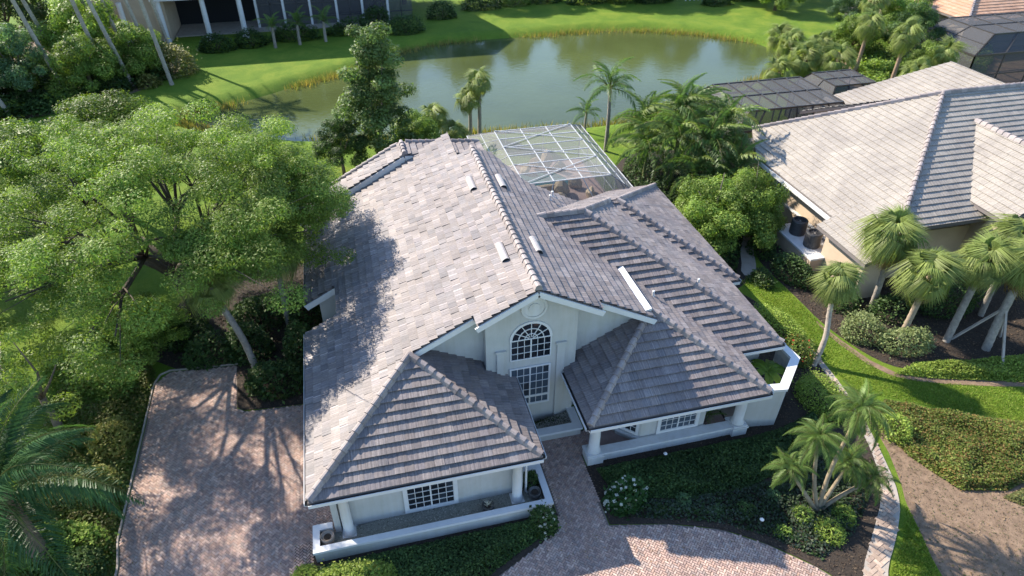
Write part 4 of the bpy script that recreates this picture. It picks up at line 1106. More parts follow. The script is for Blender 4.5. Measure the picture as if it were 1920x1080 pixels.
# ---- palm leaves (one mesh each, shared)
def fan_leaf(L=1.5, seg=34, droop=.35, col=(.075, .135, .03), spread=2.75, seed=0):
    r = random.Random(seed); m = MB(); pl = L*.45
    m.tube([(0, 0, 0), (pl*.5, 0, .03), (pl, 0, -.02)], [.022, .016, .01], 4, (.16, .17, .06))
    for i in range(seg):
        a = spread*(i/(seg-1)-.5)*2*.5*1.0; a = -spread/2+spread*i/(seg-1)
        ln = L*.6*(1-.28*(abs(a)/(spread/2))**2)*r.uniform(.88, 1.08); wd = .024*L/1.2
        dx, dy = math.cos(a), math.sin(a); px, py = -dy, dx
        fold = .05*math.cos(a)
        b = Vector((pl, 0, -.02)); md = b+Vector((dx, dy, 0))*ln*.55+Vector((0, 0, .06*L*.5+fold-abs(a)*.02)); tp = b+Vector((dx*ln*.97, dy*ln*.97, -droop*ln*r.uniform(.6, 1.3)))
        p = Vector((px, py, 0))*wd; k = r.uniform(.8, 1.2); c = tuple(v*k for v in col)
        up = Vector((0, 0, .012*L))
        m.add([b, md+p, md-p, tp, md+up], [(0, 4, 1), (0, 2, 4), (4, 3, 1), (4, 2, 3)], c)
    return mesh_data('frond', m.v, m.f, 'palm_leaf', m.c)
def feather_leaf(L=2.4, n=38, arch=.9, col=(.07, .14, .03), ll=.5, hang=.5, seed=0, rach=(.14, .15, .05), wdt=.022):
    r = random.Random(seed); m = MB(); K = 14
    def pt(s): return Vector((L*(s-.12*s*s*s*arch), 0, L*(.42*arch*s*(1-s*.55)-.52*arch*s*s*s)))
    m.tube([pt(i/K) for i in range(K+1)], [.026*(1-i/K)+.005 for i in range(K+1)], 5, rach)
    for i in range(n):
        s = .14+.86*(i+.5)/n; p = pt(s); t = (pt(min(s+.02, 1))-pt(s-.02)).normalized()
        ln = ll*math.sin(math.pi*(.16+.80*s)**.8)*r.uniform(.85, 1.1)+.06
        for sd_ in (-1, 1):
            d = (t*.55+Vector((0, sd_, 0))*.8+Vector((0, 0, r.uniform(-.1, .5)-hang*.3))).normalized()
            md = p+d*ln*.5; tp = p+d*ln*.95+Vector((0, 0, -hang*ln*r.uniform(.4, .9)))
            wv = d.cross(Vector((0, 0, 1))).normalized()*wdt; k = r.uniform(.75, 1.2); c = tuple(v*k for v in col)
            m.add([p, md+wv, md-wv, tp], [(0, 2, 1), (1, 2, 3)], c)
    return mesh_data('frond', m.v, m.f, 'palm_leaf', m.c)
def palm_trunk(pts, r0, r1, col=BARK_GREY, name='trunk', rings=True):
    m = MB(); P = [Vector(p) for p in pts]; Q = []; n = 26
    def cat_(t):
        t *= len(P)-1; i = min(int(t), len(P)-2); f = t-i
        a = P[max(i-1, 0)]; b = P[i]; c = P[i+1]; d = P[min(i+2, len(P)-1)]
        return .5*((2*b)+(c-a)*f+(2*a-5*b+4*c-d)*f*f+(3*b-a-3*c+d)*f**3)
    for i in range(n+1): Q.append(cat_(i/n))
    rad = [(r0*(1-i/n)+r1*(i/n))*(1+(.05 if i % 2 else -.03)) for i in range(n+1)]; rad[0] *= 1.25
    m.tube(Q, rad, 10, col); return mesh_data(name, m.v, m.f, 'bark', m.c, True), Q[-1]
FAN = [fan_leaf(seed=i, col=c, droop=d) for i, (c, d) in enumerate([((.18, .23, .065), .5), ((.24, .285, .09), .85), ((.20, .24, .07), 1.15)])]
FAN_DRY = fan_leaf(seed=9, col=(.26, .17, .08), droop=.9)
FEA = [feather_leaf(seed=i, col=c) for i, c in enumerate([(.10, .18, .04), (.125, .21, .045), (.085, .155, .035)])]
FEA_SOFT = [feather_leaf(L=1.9, n=120, arch=1.35, ll=.44, hang=.85, seed=i, col=c, wdt=.0075) for i, c in enumerate([(.14, .21, .06), (.17, .24, .075), (.12, .185, .05)])]
ARE = [feather_leaf(L=2.6, n=34, arch=1.25, ll=.55, hang=.7, seed=20+i, col=c, wdt=.03) for i, c in enumerate([(.10, .17, .04), (.14, .21, .06), (.20, .25, .10), (.075, .135, .035)])]
def palm(name, label, base, pts, fr, n, s=1.0, r0=.15, r1=.11, group=None, elev=(78, -35), dry=0, col=BARK_GREY, dry_mesh=None, z0=0.0, tilt=0.0):
    """pts: trunk points relative to base"""
    if fr is FAN: s *= .86
    e = empty(name, (*base, z0), label, 'palm', group)
    tm, top = palm_trunk([(0, 0, -.1)]+pts, r0, r1, col); link(bpy.data.objects.new('trunk', tm), e)
    for i in range(n+dry):
        f = i/max(n-1, 1); az = i*2.39996+random.uniform(-.2, .2)
        el = elev[0]+(elev[1]-elev[0])*f**.85+random.uniform(-12, 12) if i < n else random.uniform(-80, -55)
        me = fr[i % len(fr)] if i < n else (dry_mesh or FAN_DRY)
        o = bpy.data.objects.new('frond', me); k = s*random.uniform(.74, 1.14)
        o.location = top; o.scale = (k, k, k)
        o.rotation_euler = (random.uniform(-.45, .45), -R_(el), az); link(o, e)
    return e
# ============================================================ trees and palms, placed
# --- the great spreading tree left of the house
oak_spec = []; oak_tg = []
_r = np.random.default_rng(5)
NL_ = 38
for i in range(NL_):
    f = (i+.5)/NL_; a = i*2.39996+_r.uniform(-.25, .25)
    rho = math.sqrt(1-(1-f)**2)*_r.uniform(.8, 1.05); z = 3.6+(1-f)**.8*5.2*_r.uniform(.86, 1.1)+_r.uniform(-.3, .3)
    e_ = np.array([rho*7.7*math.cos(a), rho*6.9*math.sin(a), z])
    if f > .8 and e_[1] < -3.5: e_[2] += 1.2
    oak_tg.append(tuple(e_*[.93, .93, .95]))
    e_[0] = min(e_[0], 5.6)
    for k in range(7 if (e_[0] < -1.5 and e_[1] < 1.5) else 9):                                     # layered sprays round the limb's end
        o_ = e_+np.array([_r.normal(0, 1.0), _r.normal(0, 1.0), _r.normal(0, .6)])-np.array([e_[0], e_[1], 0])*_r.uniform(0, .14)
        rr = _r.uniform(.42, .98); oak_spec.append((tuple(o_), (rr, rr, rr*.55), int(1650*rr*rr)))
for e_ in ((4.7, -1.3, 7.3), (5.6, .4, 6.6), (4.4, -3.2, 6.9), (5.8, -1.4, 6.2), (3.0, -4.6, 6.8), (5.4, 2.2, 6.0)):
    oak_tg.append(e_)
    for k in range(7):
        rr = _r.uniform(.6, .95); oak_spec.append(((e_[0]+_r.normal(0, .6), e_[1]+_r.normal(0, .7), e_[2]+_r.normal(0, .35)), (rr, rr, rr*.55), int(1700*rr*rr)))
oak_crown = crown_data(oak_spec, .105, .36, GREEN_OAK, up=.5, droop=.3, radial=.5)
def oak_wood():
    m = MB(); col = (.085, .07, .055); L = (-.7, 1.0)
    m.tube([(0, 0, -.1), (-.1, .2, 1.2), (-.5, .7, 2.4)], [.42, .33, .3], 12, col)
    forks = []
    for k in range(6):
        a = k*1.05+.3; p = Vector((-.5+1.7*math.cos(a), .7+1.7*math.sin(a), 4.2+.4*math.sin(k*2.1)))
        m.tube([(-.5, .7, 2.3), (-.5+.6*math.cos(a), .7+.6*math.sin(a), 3.1), p], [.2, .17, .12], 8, col); forks.append(p)
    for t in oak_tg:
        t = Vector(t); p = min(forks, key=lambda q: (q-t).length); mid = p*.45+t*.55+Vector((random.uniform(-.3, .3), random.uniform(-.3, .3), .15))
        m.tube([p, mid, t], [.085, .06, .025], 6, col)
        for k in range(4):
            e2 = t+Vector((random.gauss(0, .8), random.gauss(0, .8), random.gauss(.1, .3))); m.tube([mid, (mid+e2)/2+Vector((0, 0, .1)), e2], [.03, .022, .008], 4, col)
    return mesh_data('trunk', m.v, m.f, 'bark', m.c, True)
tree('oak_tree', 'great spreading feathery green tree overhanging the grey tile roof', 'tree', -5.2, 13.3, oak_crown, oak_wood())

# --- shared crowns for the broadleaf trees
CR_A = crown_data(dome_clumps(2.6, 3.6, 40, .72, 620, 2.2, .75, 21, .2), .15, .5, GREEN_DEEP)
TK_A = trunk_mesh(2.2, [(1.2, .6, 4), (-1.2, .4, 4.2), (.3, -1.3, 3.8), (0, .2, 5.2), (-.6, -1, 4.5)], .17, BARK)
CR_B = crown_data(dome_clumps(2.6, 3.2, 44, .8, 620, 1.4, .8, 33, .3), .16, .5, GREEN_BRIGHT)
TK_B = trunk_mesh(1.4, [(1.2, .6, 3), (-1.2, .4, 3.2), (.3, -1.3, 2.8), (0, .2, 4.2)], .15, BARK)
CR_C = crown_data([((float(np.clip(_r.normal(0, 1.25-.011*i), -1.9, 1.9)), float(np.clip(_r.normal(0, 1.25-.011*i), -1.9, 1.9)), 1.2+i*.092+_r.normal(0, .3)), (.68*k_, .68*k_, .45*k_), int(430*k_)) for i, k_ in ((j, _r.uniform(.7, 1.25)) for j in range(78))], .17, .45, [(.14, .215, .065), (.175, .25, .085), (.105, .17, .05)], radial=.6)
TK_C = trunk_mesh(2.5, [(.8, .3, 5), (-.8, .5, 6), (.2, -.8, 4.5), (0, 0, 8), (.7, -.5, 7)], .2, BARK)
CR_D = crown_data(dome_clumps(2.4, 3.0, 34, .68, 600, 2.0, .7, 44, .2), .15, .45, GREEN_BLUE)
tree('lakeside_tree', 'tall loose leaved tree at the lake edge behind the rear gable', 'tree', 4.4, 27.8, CR_C, TK_C, 1.08, sz=1.0)
tree('lakeside_tree', 'lower bushy tree at the foot of the tall lakeside tree', 'tree', 6.9, 29.2, CR_B, TK_B, .62, 1)
tree('lakeside_tree', 'dark bushy tree beside the raised rear roof', 'tree', 2.0, 27.2, CR_A, TK_A, .62, 2)
# bright bushy tree between the two houses
CR_E = crown_data(dome_clumps(2.7, 2.3, 60, .62, 760, .9, .85, 51, .2), .105, .55, GREEN_BRIGHT)
tree('bushy_tree', 'dense bright green bushy tree between the two houses near the eaves', 'tree', 21.2, 14.0, CR_E, TK_B, 1.0)
tree('bushy_tree', 'narrow bright green tree leaning to the cream roof eaves', 'tree', 23.5, 14.6, CR_E, TK_B, .72, 1.3, sz=1.05)
# left foreground trees
CR_F = crown_data(dome_clumps(2.6, 3.2, 24, .65, 480, 2.6, .55, 61, .3), .13, .3, [(.17, .24, .05), (.21, .275, .065), (.14, .2, .045)], droop=.5)
tree('garden_tree', 'feathery yellow green tree beside the street left of the drive', 'tree', -9.6, 7.6, CR_F, TK_A, .85)
tree('garden_tree', 'bright green young tree at the corner of the brick drive', 'tree', -6.9, 12.0, CR_B, TK_B, .55, 2)
CR_G = crown_data([((math.cos(i*2.4)*2.6*math.sqrt((i%13+.5)/13)+_r.normal(0, .3), math.sin(i*2.4)*2.6*math.sqrt((i%13+.5)/13)+_r.normal(0, .3), 2.4+2.9*(1-(i%13)/15)+_r.normal(0, .35)), (.72, .72, .34), 820) for i in range(52)], .11, .36, GREEN_OAK, up=.55, droop=.25, radial=.75)
for i, (x, y, s, lab) in enumerate([(-13.0, 20.0, 1.35, 'spreading feathery tree behind the great tree toward the lake'), (-10.2, 24.5, 1.25, 'feathery tree on the lawn between the great tree and the lake'), (-15.5, 14.0, 1.2, 'feathery tree across the pale street from the great tree'), (-12.6, 4.6, .9, 'feathery tree across the street behind the date palm'), (-18.5, 25, 1.3, 'feathery tree at the bend of the pale street')]):
    tree('garden_tree', lab, 'tree', x, y, CR_G, TK_A, s, i*1.7, 'feathery trees along the street')
# top-left grove across the water
for i, (x, y, s, cr, lab) in enumerate([(-21.5, 46.2, 1.1, CR_D, 'blue green grove tree beside the leaning palm trunk'), (-17.2, 47.0, .95, CR_B, 'dark grove tree with dense crown near the path'), (-18.2, 53, 1.3, CR_B, 'taller blue green tree at the back of the grove'),
                                      (-24.5, 48, 1.2, CR_B, 'light green grove tree at the outer edge'), (-14.0, 50.5, .9, CR_B, 'small bright tree among the tall palm trunks'), (-27, 46, 1.2, CR_A, 'dark tree at the far end of the grove'), (-25.5, 57, 1.5, CR_A, 'tall dark tree behind the grove')]):
    tree('grove_tree', lab, 'tree', x, y, cr, TK_A, s, i, 'trees in the far grove')
# far shore trees, also mirrored in the water
for i, (x, y, s, cr, lab) in enumerate([(18, 72, 1.5, CR_A, 'dark tree left of the far shore path'), (24, 70, 1.3, CR_D, 'blue green tree on the far shore'), (33, 69, 1.4, CR_A, 'dark tree behind the far bank hedge'), (39, 68, 1.6, CR_B, 'light green tree on the far bank'),
                                      (46, 70, 1.5, CR_A, 'dark tree behind the picket fence'), (54, 66, 1.5, CR_D, 'blue green tree at the end of the picket fence'), (52, 58, 1.0, CR_B, 'bright tree on the lake corner'), (11, 71, 1.4, CR_B, 'light green tree beside the far columned house'),
                                      (60, 62, 1.4, CR_A, 'dark tree behind the far swimming pool')]):
    tree('shore_tree', lab, 'tree', x, y, cr, TK_A, s, i*1.3, 'trees on the far shore')
# right-hand gardens beyond the cream roof
for i, (x, y, s, cr, lab) in enumerate([(49.5, 41, .8, CR_B, 'bright tree in the garden beyond the cream roof'), (53, 38, .85, CR_A, 'dark tree in the garden beyond the cream roof'), (57, 44, .9, CR_B, 'bright tree before the far pool'), (50.5, 32.5, .75, CR_B, 'bright tree beside the black screen enclosure'), (62, 47, .9, CR_D, 'blue green tree beside the far pool'), (54, 48, .8, CR_D, 'blue green tree on the garden slope'), (66, 46, 1, CR_B, 'bright tree behind the terracotta roof')]):
    tree('garden_tree', lab, 'tree', x, y, cr, TK_B, s, i*1.1, 'trees in the gardens beyond')

# --- palms
palm('cabbage_palm', 'slim grey trunked palm leaning over the dark bed beside the drive', (-2.4, 9.1), [(-.25, .25, 1.8), (-.75, .5, 3.6), (-.95, .7, 4.3)], FAN, 28, .95, group=None, dry=3)
palm('cabbage_palm', 'upright fan palm standing against the left eaves', (-1.2, 12.2), [(.05, 0, 2), (.15, 0, 3.9)], FAN, 30, 1.05)
palm('cabbage_palm', 'curved single palm at the edge of the lawn beside the clipped hedge', (20.8, 4.0), [(.45, .35, 1.2), (.62, .8, 2.4), (.75, 1.0, 3.7)], FAN, 58, .78, .12, .10, col=(.40, .34, .28), elev=(80, -75), dry=4)
palm('cabbage_palm', 'fan palm rising out of the pale variegated shrubs', (25.6, 4.6), [(.1, 0, 1.6), (.35, .2, 3.4)], FAN, 36, 1.0, .14, .12, col=(.34, .27, .2), dry=4)
palm('cabbage_palm', 'leaning fan palm beside the braced palm', (27.6, 4.0), [(.4, .3, 1.8), (1.0, .7, 3.7)], FAN, 34, 1.0, .16, .14, dry=5)
bp = palm('cabbage_palm', 'thick fan palm held up by timber braces', (28.9, 3.1), [(.4, .4, 1.8), (1.0, .8, 3.9)], FAN, 34, 1.05, .18, .16, dry=5)
for a in (.4, 2.4, 4.4):
    m = MB(); m.bar((0, 0, 0), Vector((.45-1.4*math.cos(a), .4-1.4*math.sin(a), 2.0)), .09, .09); m.obj('brace', 'concrete', bp, loc=(1.4*math.cos(a), 1.4*math.sin(a), 0))
palm('cabbage_palm', 'bushy fan palm in front of the condenser stand', (26.0, 7.0), [(-.1, 0, 2), (-.25, .1, 4.0)], FAN, 40, 1.15, .14, .12, dry=6)
palm('cabbage_palm', 'fan palm shading the cross gable of the cream roofed house', (30.6, 5.2), [(0, .1, 2), (.1, .1, 4.0)], FAN, 36, 1.1, .14, .12, dry=6)
palm('cabbage_palm', 'second fan palm by the cross gable window', (32.8, 4.0), [(0, .1, 2), (-.1, .1, 3.8)], FAN, 36, 1.1, .14, .12)
for (x, y, h, lab, s) in ((11.2, 31.9, 2.6, 'shorter palm of the pair on the near lake bank', .82), (11.85, 31.7, 3.9, 'taller palm of the pair on the near lake bank', .88), (8.7, 32.0, 1.7, 'stout low palm beside the lake pair', .85), (9.9, 30.9, .6, 'stemless young palm beside the screen enclosure', .9)):
    palm('cabbage_palm', lab, (x, y), [(.03, -.1, h*.5), (-.03, -.25, h)], FAN, 26, s, .14, .11, group='palms on the near lake bank', dry=2, elev=(80, -45))
palm('queen_palm', 'tall smooth trunked queen palm beside the screen enclosure', (19.7, 26.7), [(.0, -.05, 2.2), (-.1, -.1, 4.5)], FEA, 20, 1.0, .14, .10, elev=(80, -30))
palm('queen_palm', 'small arching palm on the lawn behind the enclosure', (19.4, 30.2), [(0, 0, .7), (.05, 0, 1.4)], FEA, 14, .65, .1, .08, elev=(70, -5))
for i, (x, y, h, lab) in enumerate(((42.6, 40.0, 2.0, 'fan palm leaning over the right end of the lake'), (43.4, 43.2, 1.6, 'low fan palm on the right lake bank'), (38.6, 35.4, 1.2, 'young fan palm between the lake and the small dark enclosure'))):
    palm('cabbage_palm', lab, (x, y), [(-.1, .05, h*.5), (-.25, .1, h)], FAN, 26, 1.15, .17, .14, 'fan palms in the gardens beyond', col=(.30, .21, .15), elev=(80, -50))
# multi-stemmed soft palm by the curved path
sp_b = (16.6, -2.5)
for i, (pts, n, s, lab) in enumerate([([(-.25, .4, 1.3), (-.4, .7, 2.9)], 28, .58, 'upright stem of the soft feather palm clump by the curved path'), ([(.35, .45, 1.6), (1.05, .9, 3.6)], 30, .62, 'longest leaning stem of the soft feather palm clump'),
                                      ([(.5, .25, .6), (1.2, .6, 1.4)], 24, .5, 'low stem of the soft feather palm clump leaning to the lawn'), ([(.8, .1, .4), (1.9, .1, 1.0)], 18, .46, 'lowest spreading stem of the soft feather palm clump'), ([(-.5, .2, .7), (-1.0, .8, 1.5)], 18, .46, 'stem of the soft palm clump leaning to the house')]):
    palm('feather_palm', lab, sp_b, pts, FEA_SOFT, n, s, .085, .055, 'stems of the soft feather palm clump', elev=(80, -35), col=(.27, .22, .15))
# date palm at the left edge
DAT = [feather_leaf(L=3.8, n=85, arch=.8, ll=.75, hang=.75, seed=70+i, col=c, wdt=.019) for i, c in enumerate([(.042, .095, .036), (.054, .118, .044), (.066, .135, .05)])]
palm('date_palm', 'big dark date palm whose long fronds reach over the drive edge', (-8.5, 1.7), [(-.1, .1, 1.4), (-.1, .1, 3.5)], DAT, 24, 1.1, .3, .26, elev=(70, -20), col=(.16, .12, .09))
# areca clump between the houses
for i, (x, y, h, n, s, lab) in enumerate([(20.3, 21.6, 2.2, 22, 1.0, 'near stem of the dense areca clump beside the enclosure'), (21.8, 20.6, 3.2, 24, 1.1, 'middle stem of the dense areca clump'), (23.4, 19.4, 3.0, 24, 1.1, 'areca stem nearest the bright bushy tree'), (22.6, 22.2, 4.2, 26, 1.15, 'tallest stem of the dense areca clump'),
                                       (24.6, 20.6, 3.6, 24, 1.1, 'areca stem next to the dark long enclosure'), (20.8, 23.6, 2.8, 22, 1.05, 'rear areca stem toward the lake'), (24.4, 18.0, 2.0, 20, .95, 'low areca stem at the cream roof corner'), (22.0, 18.6, 1.6, 20, .95, 'low areca stem above the bushy tree'), (24.0, 23.2, 3.4, 22, 1.05, 'outer rear areca stem behind the clump')]):
    palm('areca_palm', lab, (x, y), [(0, 0, h*.5), (.1, .05, h)], ARE, n, s, .08, .06, 'areca palms between the houses', elev=(82, -25), col=(.22, .24, .10))
# tall slender palms of the grove, trunks running out of the picture
for i, (x, y, dx, lab) in enumerate([(-22.0, 43.0, -2.6, 'leaning palm at the outer edge of the grove'), (-11.4, 47.9, -.6, 'pale palm trunk nearest the porch shrubs'), (-14.4, 48.0, -1.6, 'pale palm trunk in front of the grove'), (-13.2, 52, -1.2, 'second pale palm trunk behind the porch shrubs'), (-15.4, 53, -1.0, 'pale palm trunk beside the white wall'), (-17.0, 54, -1.4, 'palm trunk deep in the grove'), (-20.5, 52.5, -1.8, 'palm trunk near the leaning palm'), (-12.2, 55, -.8, 'palm trunk before the porch columns'), (-16.2, 48.6, -.9, 'slim palm trunk in the middle of the grove front'), (-18.8, 46.2, -1.5, 'bent palm trunk at the grove front'), (-24.2, 46.5, -1.2, 'palm trunk at the dark end of the grove')]):
    palm('tall_palm', lab, (x, y), [(dx*.5, -.2, 5), (dx, -.4, 10.5)], FEA, 16, 1.2, .17, .13, 'tall palms of the grove', elev=(70, -20), col=(.36, .33, .29))
for i, (x, lab) in enumerate(((-3.2, 'little palm on the far lawn nearest the porch columns'), (-.9, 'middle little palm before the far screened porch'), (1.6, 'little palm before the end of the far porch'))):
    palm('young_palm', lab, (x, 56.6+i*.5), [(0, 0, .9), (.05, 0, 1.9)], FEA, 12, .75, .16, .12, 'little palms before the far porch', elev=(70, 0))
for i, (x, y, h, s, lab) in enumerate([(40.3, 35.2, 2.2, 1.25, 'full fan palm at the lake corner'), (42.0, 33.4, 2.6, 1.2, 'fan palm behind the lake corner palm'), (41.6, 36.4, 1.6, 1.1, 'low fan palm on the bank at the lake corner'), (46.8, 36.6, 4.2, 1.1, 'fan palm on the right garden slope'), (46.6, 32.0, 4.6, 1.1, 'fan palm behind the cream roof wing'), (49.0, 30.0, 3.6, 1.0, 'fan palm beside the black enclosure corner'), (51.5, 42.5, 4.4, 1.1, 'fan palm high on the garden slope'), (57.5, 47.5, 5, 1.1, 'fan palm near the far pool'), (45.0, 28.2, 3.0, 1.0, 'low fan palm by the rear wing eaves'), (54.5, 45, 4.4, 1.0, 'slim fan palm among the garden trees'), (44.5, 39.0, 2.0, 1.0, 'short fan palm on the lawn edge')]):
    palm('cabbage_palm', lab, (x, y), [(.05, 0, h*.5), (.1, .05, h)], FAN, 26, s, .17, .14, 'fan palms in the gardens beyond', col=(.30, .21, .15), elev=(80, -50))

# --- shrubs and hedges
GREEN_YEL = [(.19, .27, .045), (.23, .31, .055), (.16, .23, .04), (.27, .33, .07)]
shrub('shrub', 'sunlit yellow green rounded shrub before the long planter', .75, -1.55, 1.35, .8, .75, 900, .075, GREEN_YEL)
shrub('shrub', 'small yellow green shrub at the driveway corner of the planter', -.5, -.95, .42, .6, .45, 900, .075, GREEN_YEL)
shrub('shrub', 'leafy shrub with pale flowers at the walkway end of the planter bed', 7.2, -.9, .5, .45, .65, 700, .1, GREEN_DEEP, flowers=((.7, .68, .55), .03))
shrub('gardenia', 'rounded gardenia bush dotted with white flowers beside the walkway', 10.25, -.55, .72, .66, .75, 520, .12, [(.04, .10, .03), (.055, .125, .035)], flowers=((.8, .8, .72), .05))
shrub('shrub', 'dark shrub growing in the entry corner of the long planter', 7.2, .75, .3, .32, .55, 700, .08, GREEN_DEEP, z=.3)
for i, (x, y, rx, ry, h, rz, lab) in enumerate([(20.35, 6.4, .85, 1.4, 1.0, .25, 'clipped bright hedge along the side wall of the house'), (19.75, 2.0, .85, 1.25, .8, .1, 'rounded clipped hedge inside the bend of the curved path'), (21.5, .0, .55, .75, .7, .2, 'small round clipped hedge across the curved path')]):
    shrub('hedge', lab, x, y, rx, ry, h, 900, .07, GREEN_YEL, rz, 'clipped hedges beside the path', 'hedge')
shrub('flowering_shrub', 'low shrub with red flowers beside the curved palm', 20.4, 4.75, .65, .9, .75, 650, .09, [(.09, .15, .03), (.14, .16, .04)], .2, flowers=((.42, .05, .03), .022))
shrub('variegated_shrub', 'pale variegated shrub nearest the lawn', 24.1, 5.3, 1.0, .8, .95, 620, .09, GREEN_PALE); shrub('variegated_shrub', 'pale variegated shrub round the fan palm trunk', 25.6, 4.1, 1.1, .8, .95, 620, .09, GREEN_PALE)
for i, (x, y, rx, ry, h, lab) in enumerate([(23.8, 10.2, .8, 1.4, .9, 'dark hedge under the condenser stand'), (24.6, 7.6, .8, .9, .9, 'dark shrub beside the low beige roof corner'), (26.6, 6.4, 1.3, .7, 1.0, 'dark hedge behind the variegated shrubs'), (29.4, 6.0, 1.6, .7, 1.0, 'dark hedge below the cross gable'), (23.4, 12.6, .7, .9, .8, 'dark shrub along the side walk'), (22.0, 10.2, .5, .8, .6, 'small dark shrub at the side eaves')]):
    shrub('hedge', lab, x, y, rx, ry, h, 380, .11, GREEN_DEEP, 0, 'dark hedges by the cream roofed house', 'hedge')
# dark planting between the drive and the left eaves
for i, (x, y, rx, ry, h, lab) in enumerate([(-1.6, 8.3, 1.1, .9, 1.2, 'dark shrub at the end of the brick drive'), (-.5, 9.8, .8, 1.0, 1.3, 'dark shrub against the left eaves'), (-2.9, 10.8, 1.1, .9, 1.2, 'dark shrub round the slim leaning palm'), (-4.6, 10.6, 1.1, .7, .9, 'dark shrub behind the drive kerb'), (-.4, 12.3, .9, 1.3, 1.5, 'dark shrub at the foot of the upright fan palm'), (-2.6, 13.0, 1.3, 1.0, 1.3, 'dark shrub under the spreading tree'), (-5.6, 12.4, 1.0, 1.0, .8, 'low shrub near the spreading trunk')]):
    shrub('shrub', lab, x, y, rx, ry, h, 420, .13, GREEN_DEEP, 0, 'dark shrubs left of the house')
tree('garden_tree', 'light green tree standing across the pale street', 'tree', -13.6, 10.6, CR_F, TK_A, .9, 1.0)
shrub('croton', 'rusty orange leaved croton at the roof notch', .75, 9.4, .5, .6, 1.5, 420, .16, [(.42, .20, .09), (.30, .13, .06), (.20, .16, .05)])
shrub('croton', 'red and orange croton at the corner of the screen enclosure', 18.6, 17.8, .5, .9, .7, 420, .16, [(.50, .12, .05), (.42, .22, .08), (.14, .14, .03)])
for i, (x, y, rx, ry, h, c, lab) in enumerate([(-8.2, 9.6, 1.2, 1.0, .9, GREEN_BRIGHT, 'bright shrub beside the kerb and street'), (-7.6, 6.6, .8, 1.0, .8, [(.20, .21, .05), (.25, .24, .07)], 'yellow leaved shrub along the drive kerb'), (-7.7, 4.3, .9, .9, .7, [(.17, .19, .05), (.22, .22, .07)], 'yellowish shrub beneath the date palm'), (-8.4, 2.2, 1.3, .9, .9, GREEN_BRIGHT, 'bright shrub at the foot of the date palm'), (-7.3, .9, .8, .8, .7, GREEN_DEEP, 'dark shrub at the lower drive kerb'), (-9.9, 11.2, 1.2, 1.0, .9, GREEN_BRIGHT, 'bright shrub under the light green street tree'), (-8.1, 13.6, 1.4, 1.1, .8, GREEN_BRIGHT, 'bright low shrub behind the spreading tree')]):
    shrub('shrub', lab, x, y, rx, ry, h, 480, .12, c, 0, 'shrubs between the drive and street')
# lakeside and far shrubs
for i, (x, y, rx, ry, h, c, lab) in enumerate([(7.4, 29.6, 1.3, .9, 1.6, GREEN_BRIGHT, 'bright shrub on the near bank by the low palm'), (-11.8, 50.8, 2.2, 1.5, 2.4, [(.16, .17, .06), (.20, .20, .08)], 'broad tan green shrub before the far porch'), (-8.8, 57.0, 1.6, 1.0, 1.5, GREEN_DEEP, 'dark clipped hedge under the white columns'), (-5.5, 57.8, 1.6, 1.0, 1.4, GREEN_DEEP, 'dark clipped hedge beside the white columns'),
                                               (-1.5, 59.0, 2.6, .9, 1.3, GREEN_DEEP, 'dark hedge behind the little palms'), (4.2, 59.8, 2.6, 1.0, 1.3, GREEN_DEEP, 'dark hedge at the end of the far porch'), (9.6, 58.9, 1.9, 1.2, 1.5, GREEN_DEEP, 'dark rounded shrub on the far lawn'), (7.0, 61.5, 1.6, 1.2, 1.9, GREEN_DEEP, 'tall dark shrub beside the far porch'), (27.6, 68, 2.0, 1.2, 1.6, GREEN_DEEP, 'dark shrub before the low pale house'), (40, 65, 2.6, 1.2, 1.7, GREEN_DEEP, 'dark hedge left of the picket fence'),
                                               (52, 63.2, 2.4, 1.0, 1.4, GREEN_DEEP, 'dark hedge before the picket fence'), (19.5, 66.5, 2.2, 1.1, 1.5, GREEN_DEEP, 'dark shrub on the far lawn slope'), (23.5, 67.2, 1.8, 1.0, 1.3, GREEN_BRIGHT, 'lighter shrub on the far lawn slope'), (32.0, 66.2, 2.4, 1.1, 1.5, GREEN_DEEP, 'long dark shrub on the far bank'), (36.2, 65.4, 1.6, 1.0, 1.2, GREEN_BRIGHT, 'lighter shrub on the far bank'), (46.6, 62.0, 1.8, 1.0, 1.3, GREEN_DEEP, 'dark shrub near the picket fence end'), (14.4, 63.8, 1.7, 1.1, 1.4, GREEN_DEEP, 'dark round shrub between the far house and lawn slope'), (46.4, 42, 1.3, 1.0, 1.0, GREEN_BRIGHT, 'bright shrub on the right lake lawn'), (48.5, 36, 1.6, 1.2, 1.2, GREEN_BRIGHT, 'bright shrub on the garden slope'), (50.5, 45.5, 1.5, 1.2, 1.1, GREEN_DEEP, 'dark shrub on the garden slope')]):
    shrub('shrub', lab, x, y, rx, ry, h, 150, .2, c, 0, 'shrubs round the lake')
for i, (x, y, rx, ry, h, c, lab) in enumerate([(-22.5, 43.6, 1.3, .9, 1.0, GREEN_BRIGHT, 'bright shrub at the foot of the leaning grove palm'), (-18.6, 44.4, 1.4, 1.0, 1.2, GREEN_BRIGHT, 'bright shrub on the lawn edge of the grove'), (-15.6, 46.0, 1.2, .9, 1.1, GREEN_DEEP, 'dark shrub on the lawn edge of the grove'), (-13.2, 48.0, 1.0, .8, 1.0, [(.20, .19, .06), (.16, .18, .05)], 'yellowish shrub between the pale palm trunks'), (-26.5, 43.0, 1.3, .9, 1.0, GREEN_DEEP, 'dark shrub at the outer corner of the grove')]):
    shrub('shrub', lab, x, y, rx, ry, h, 170, .19, c, 0, 'shrubs along the grove edge')
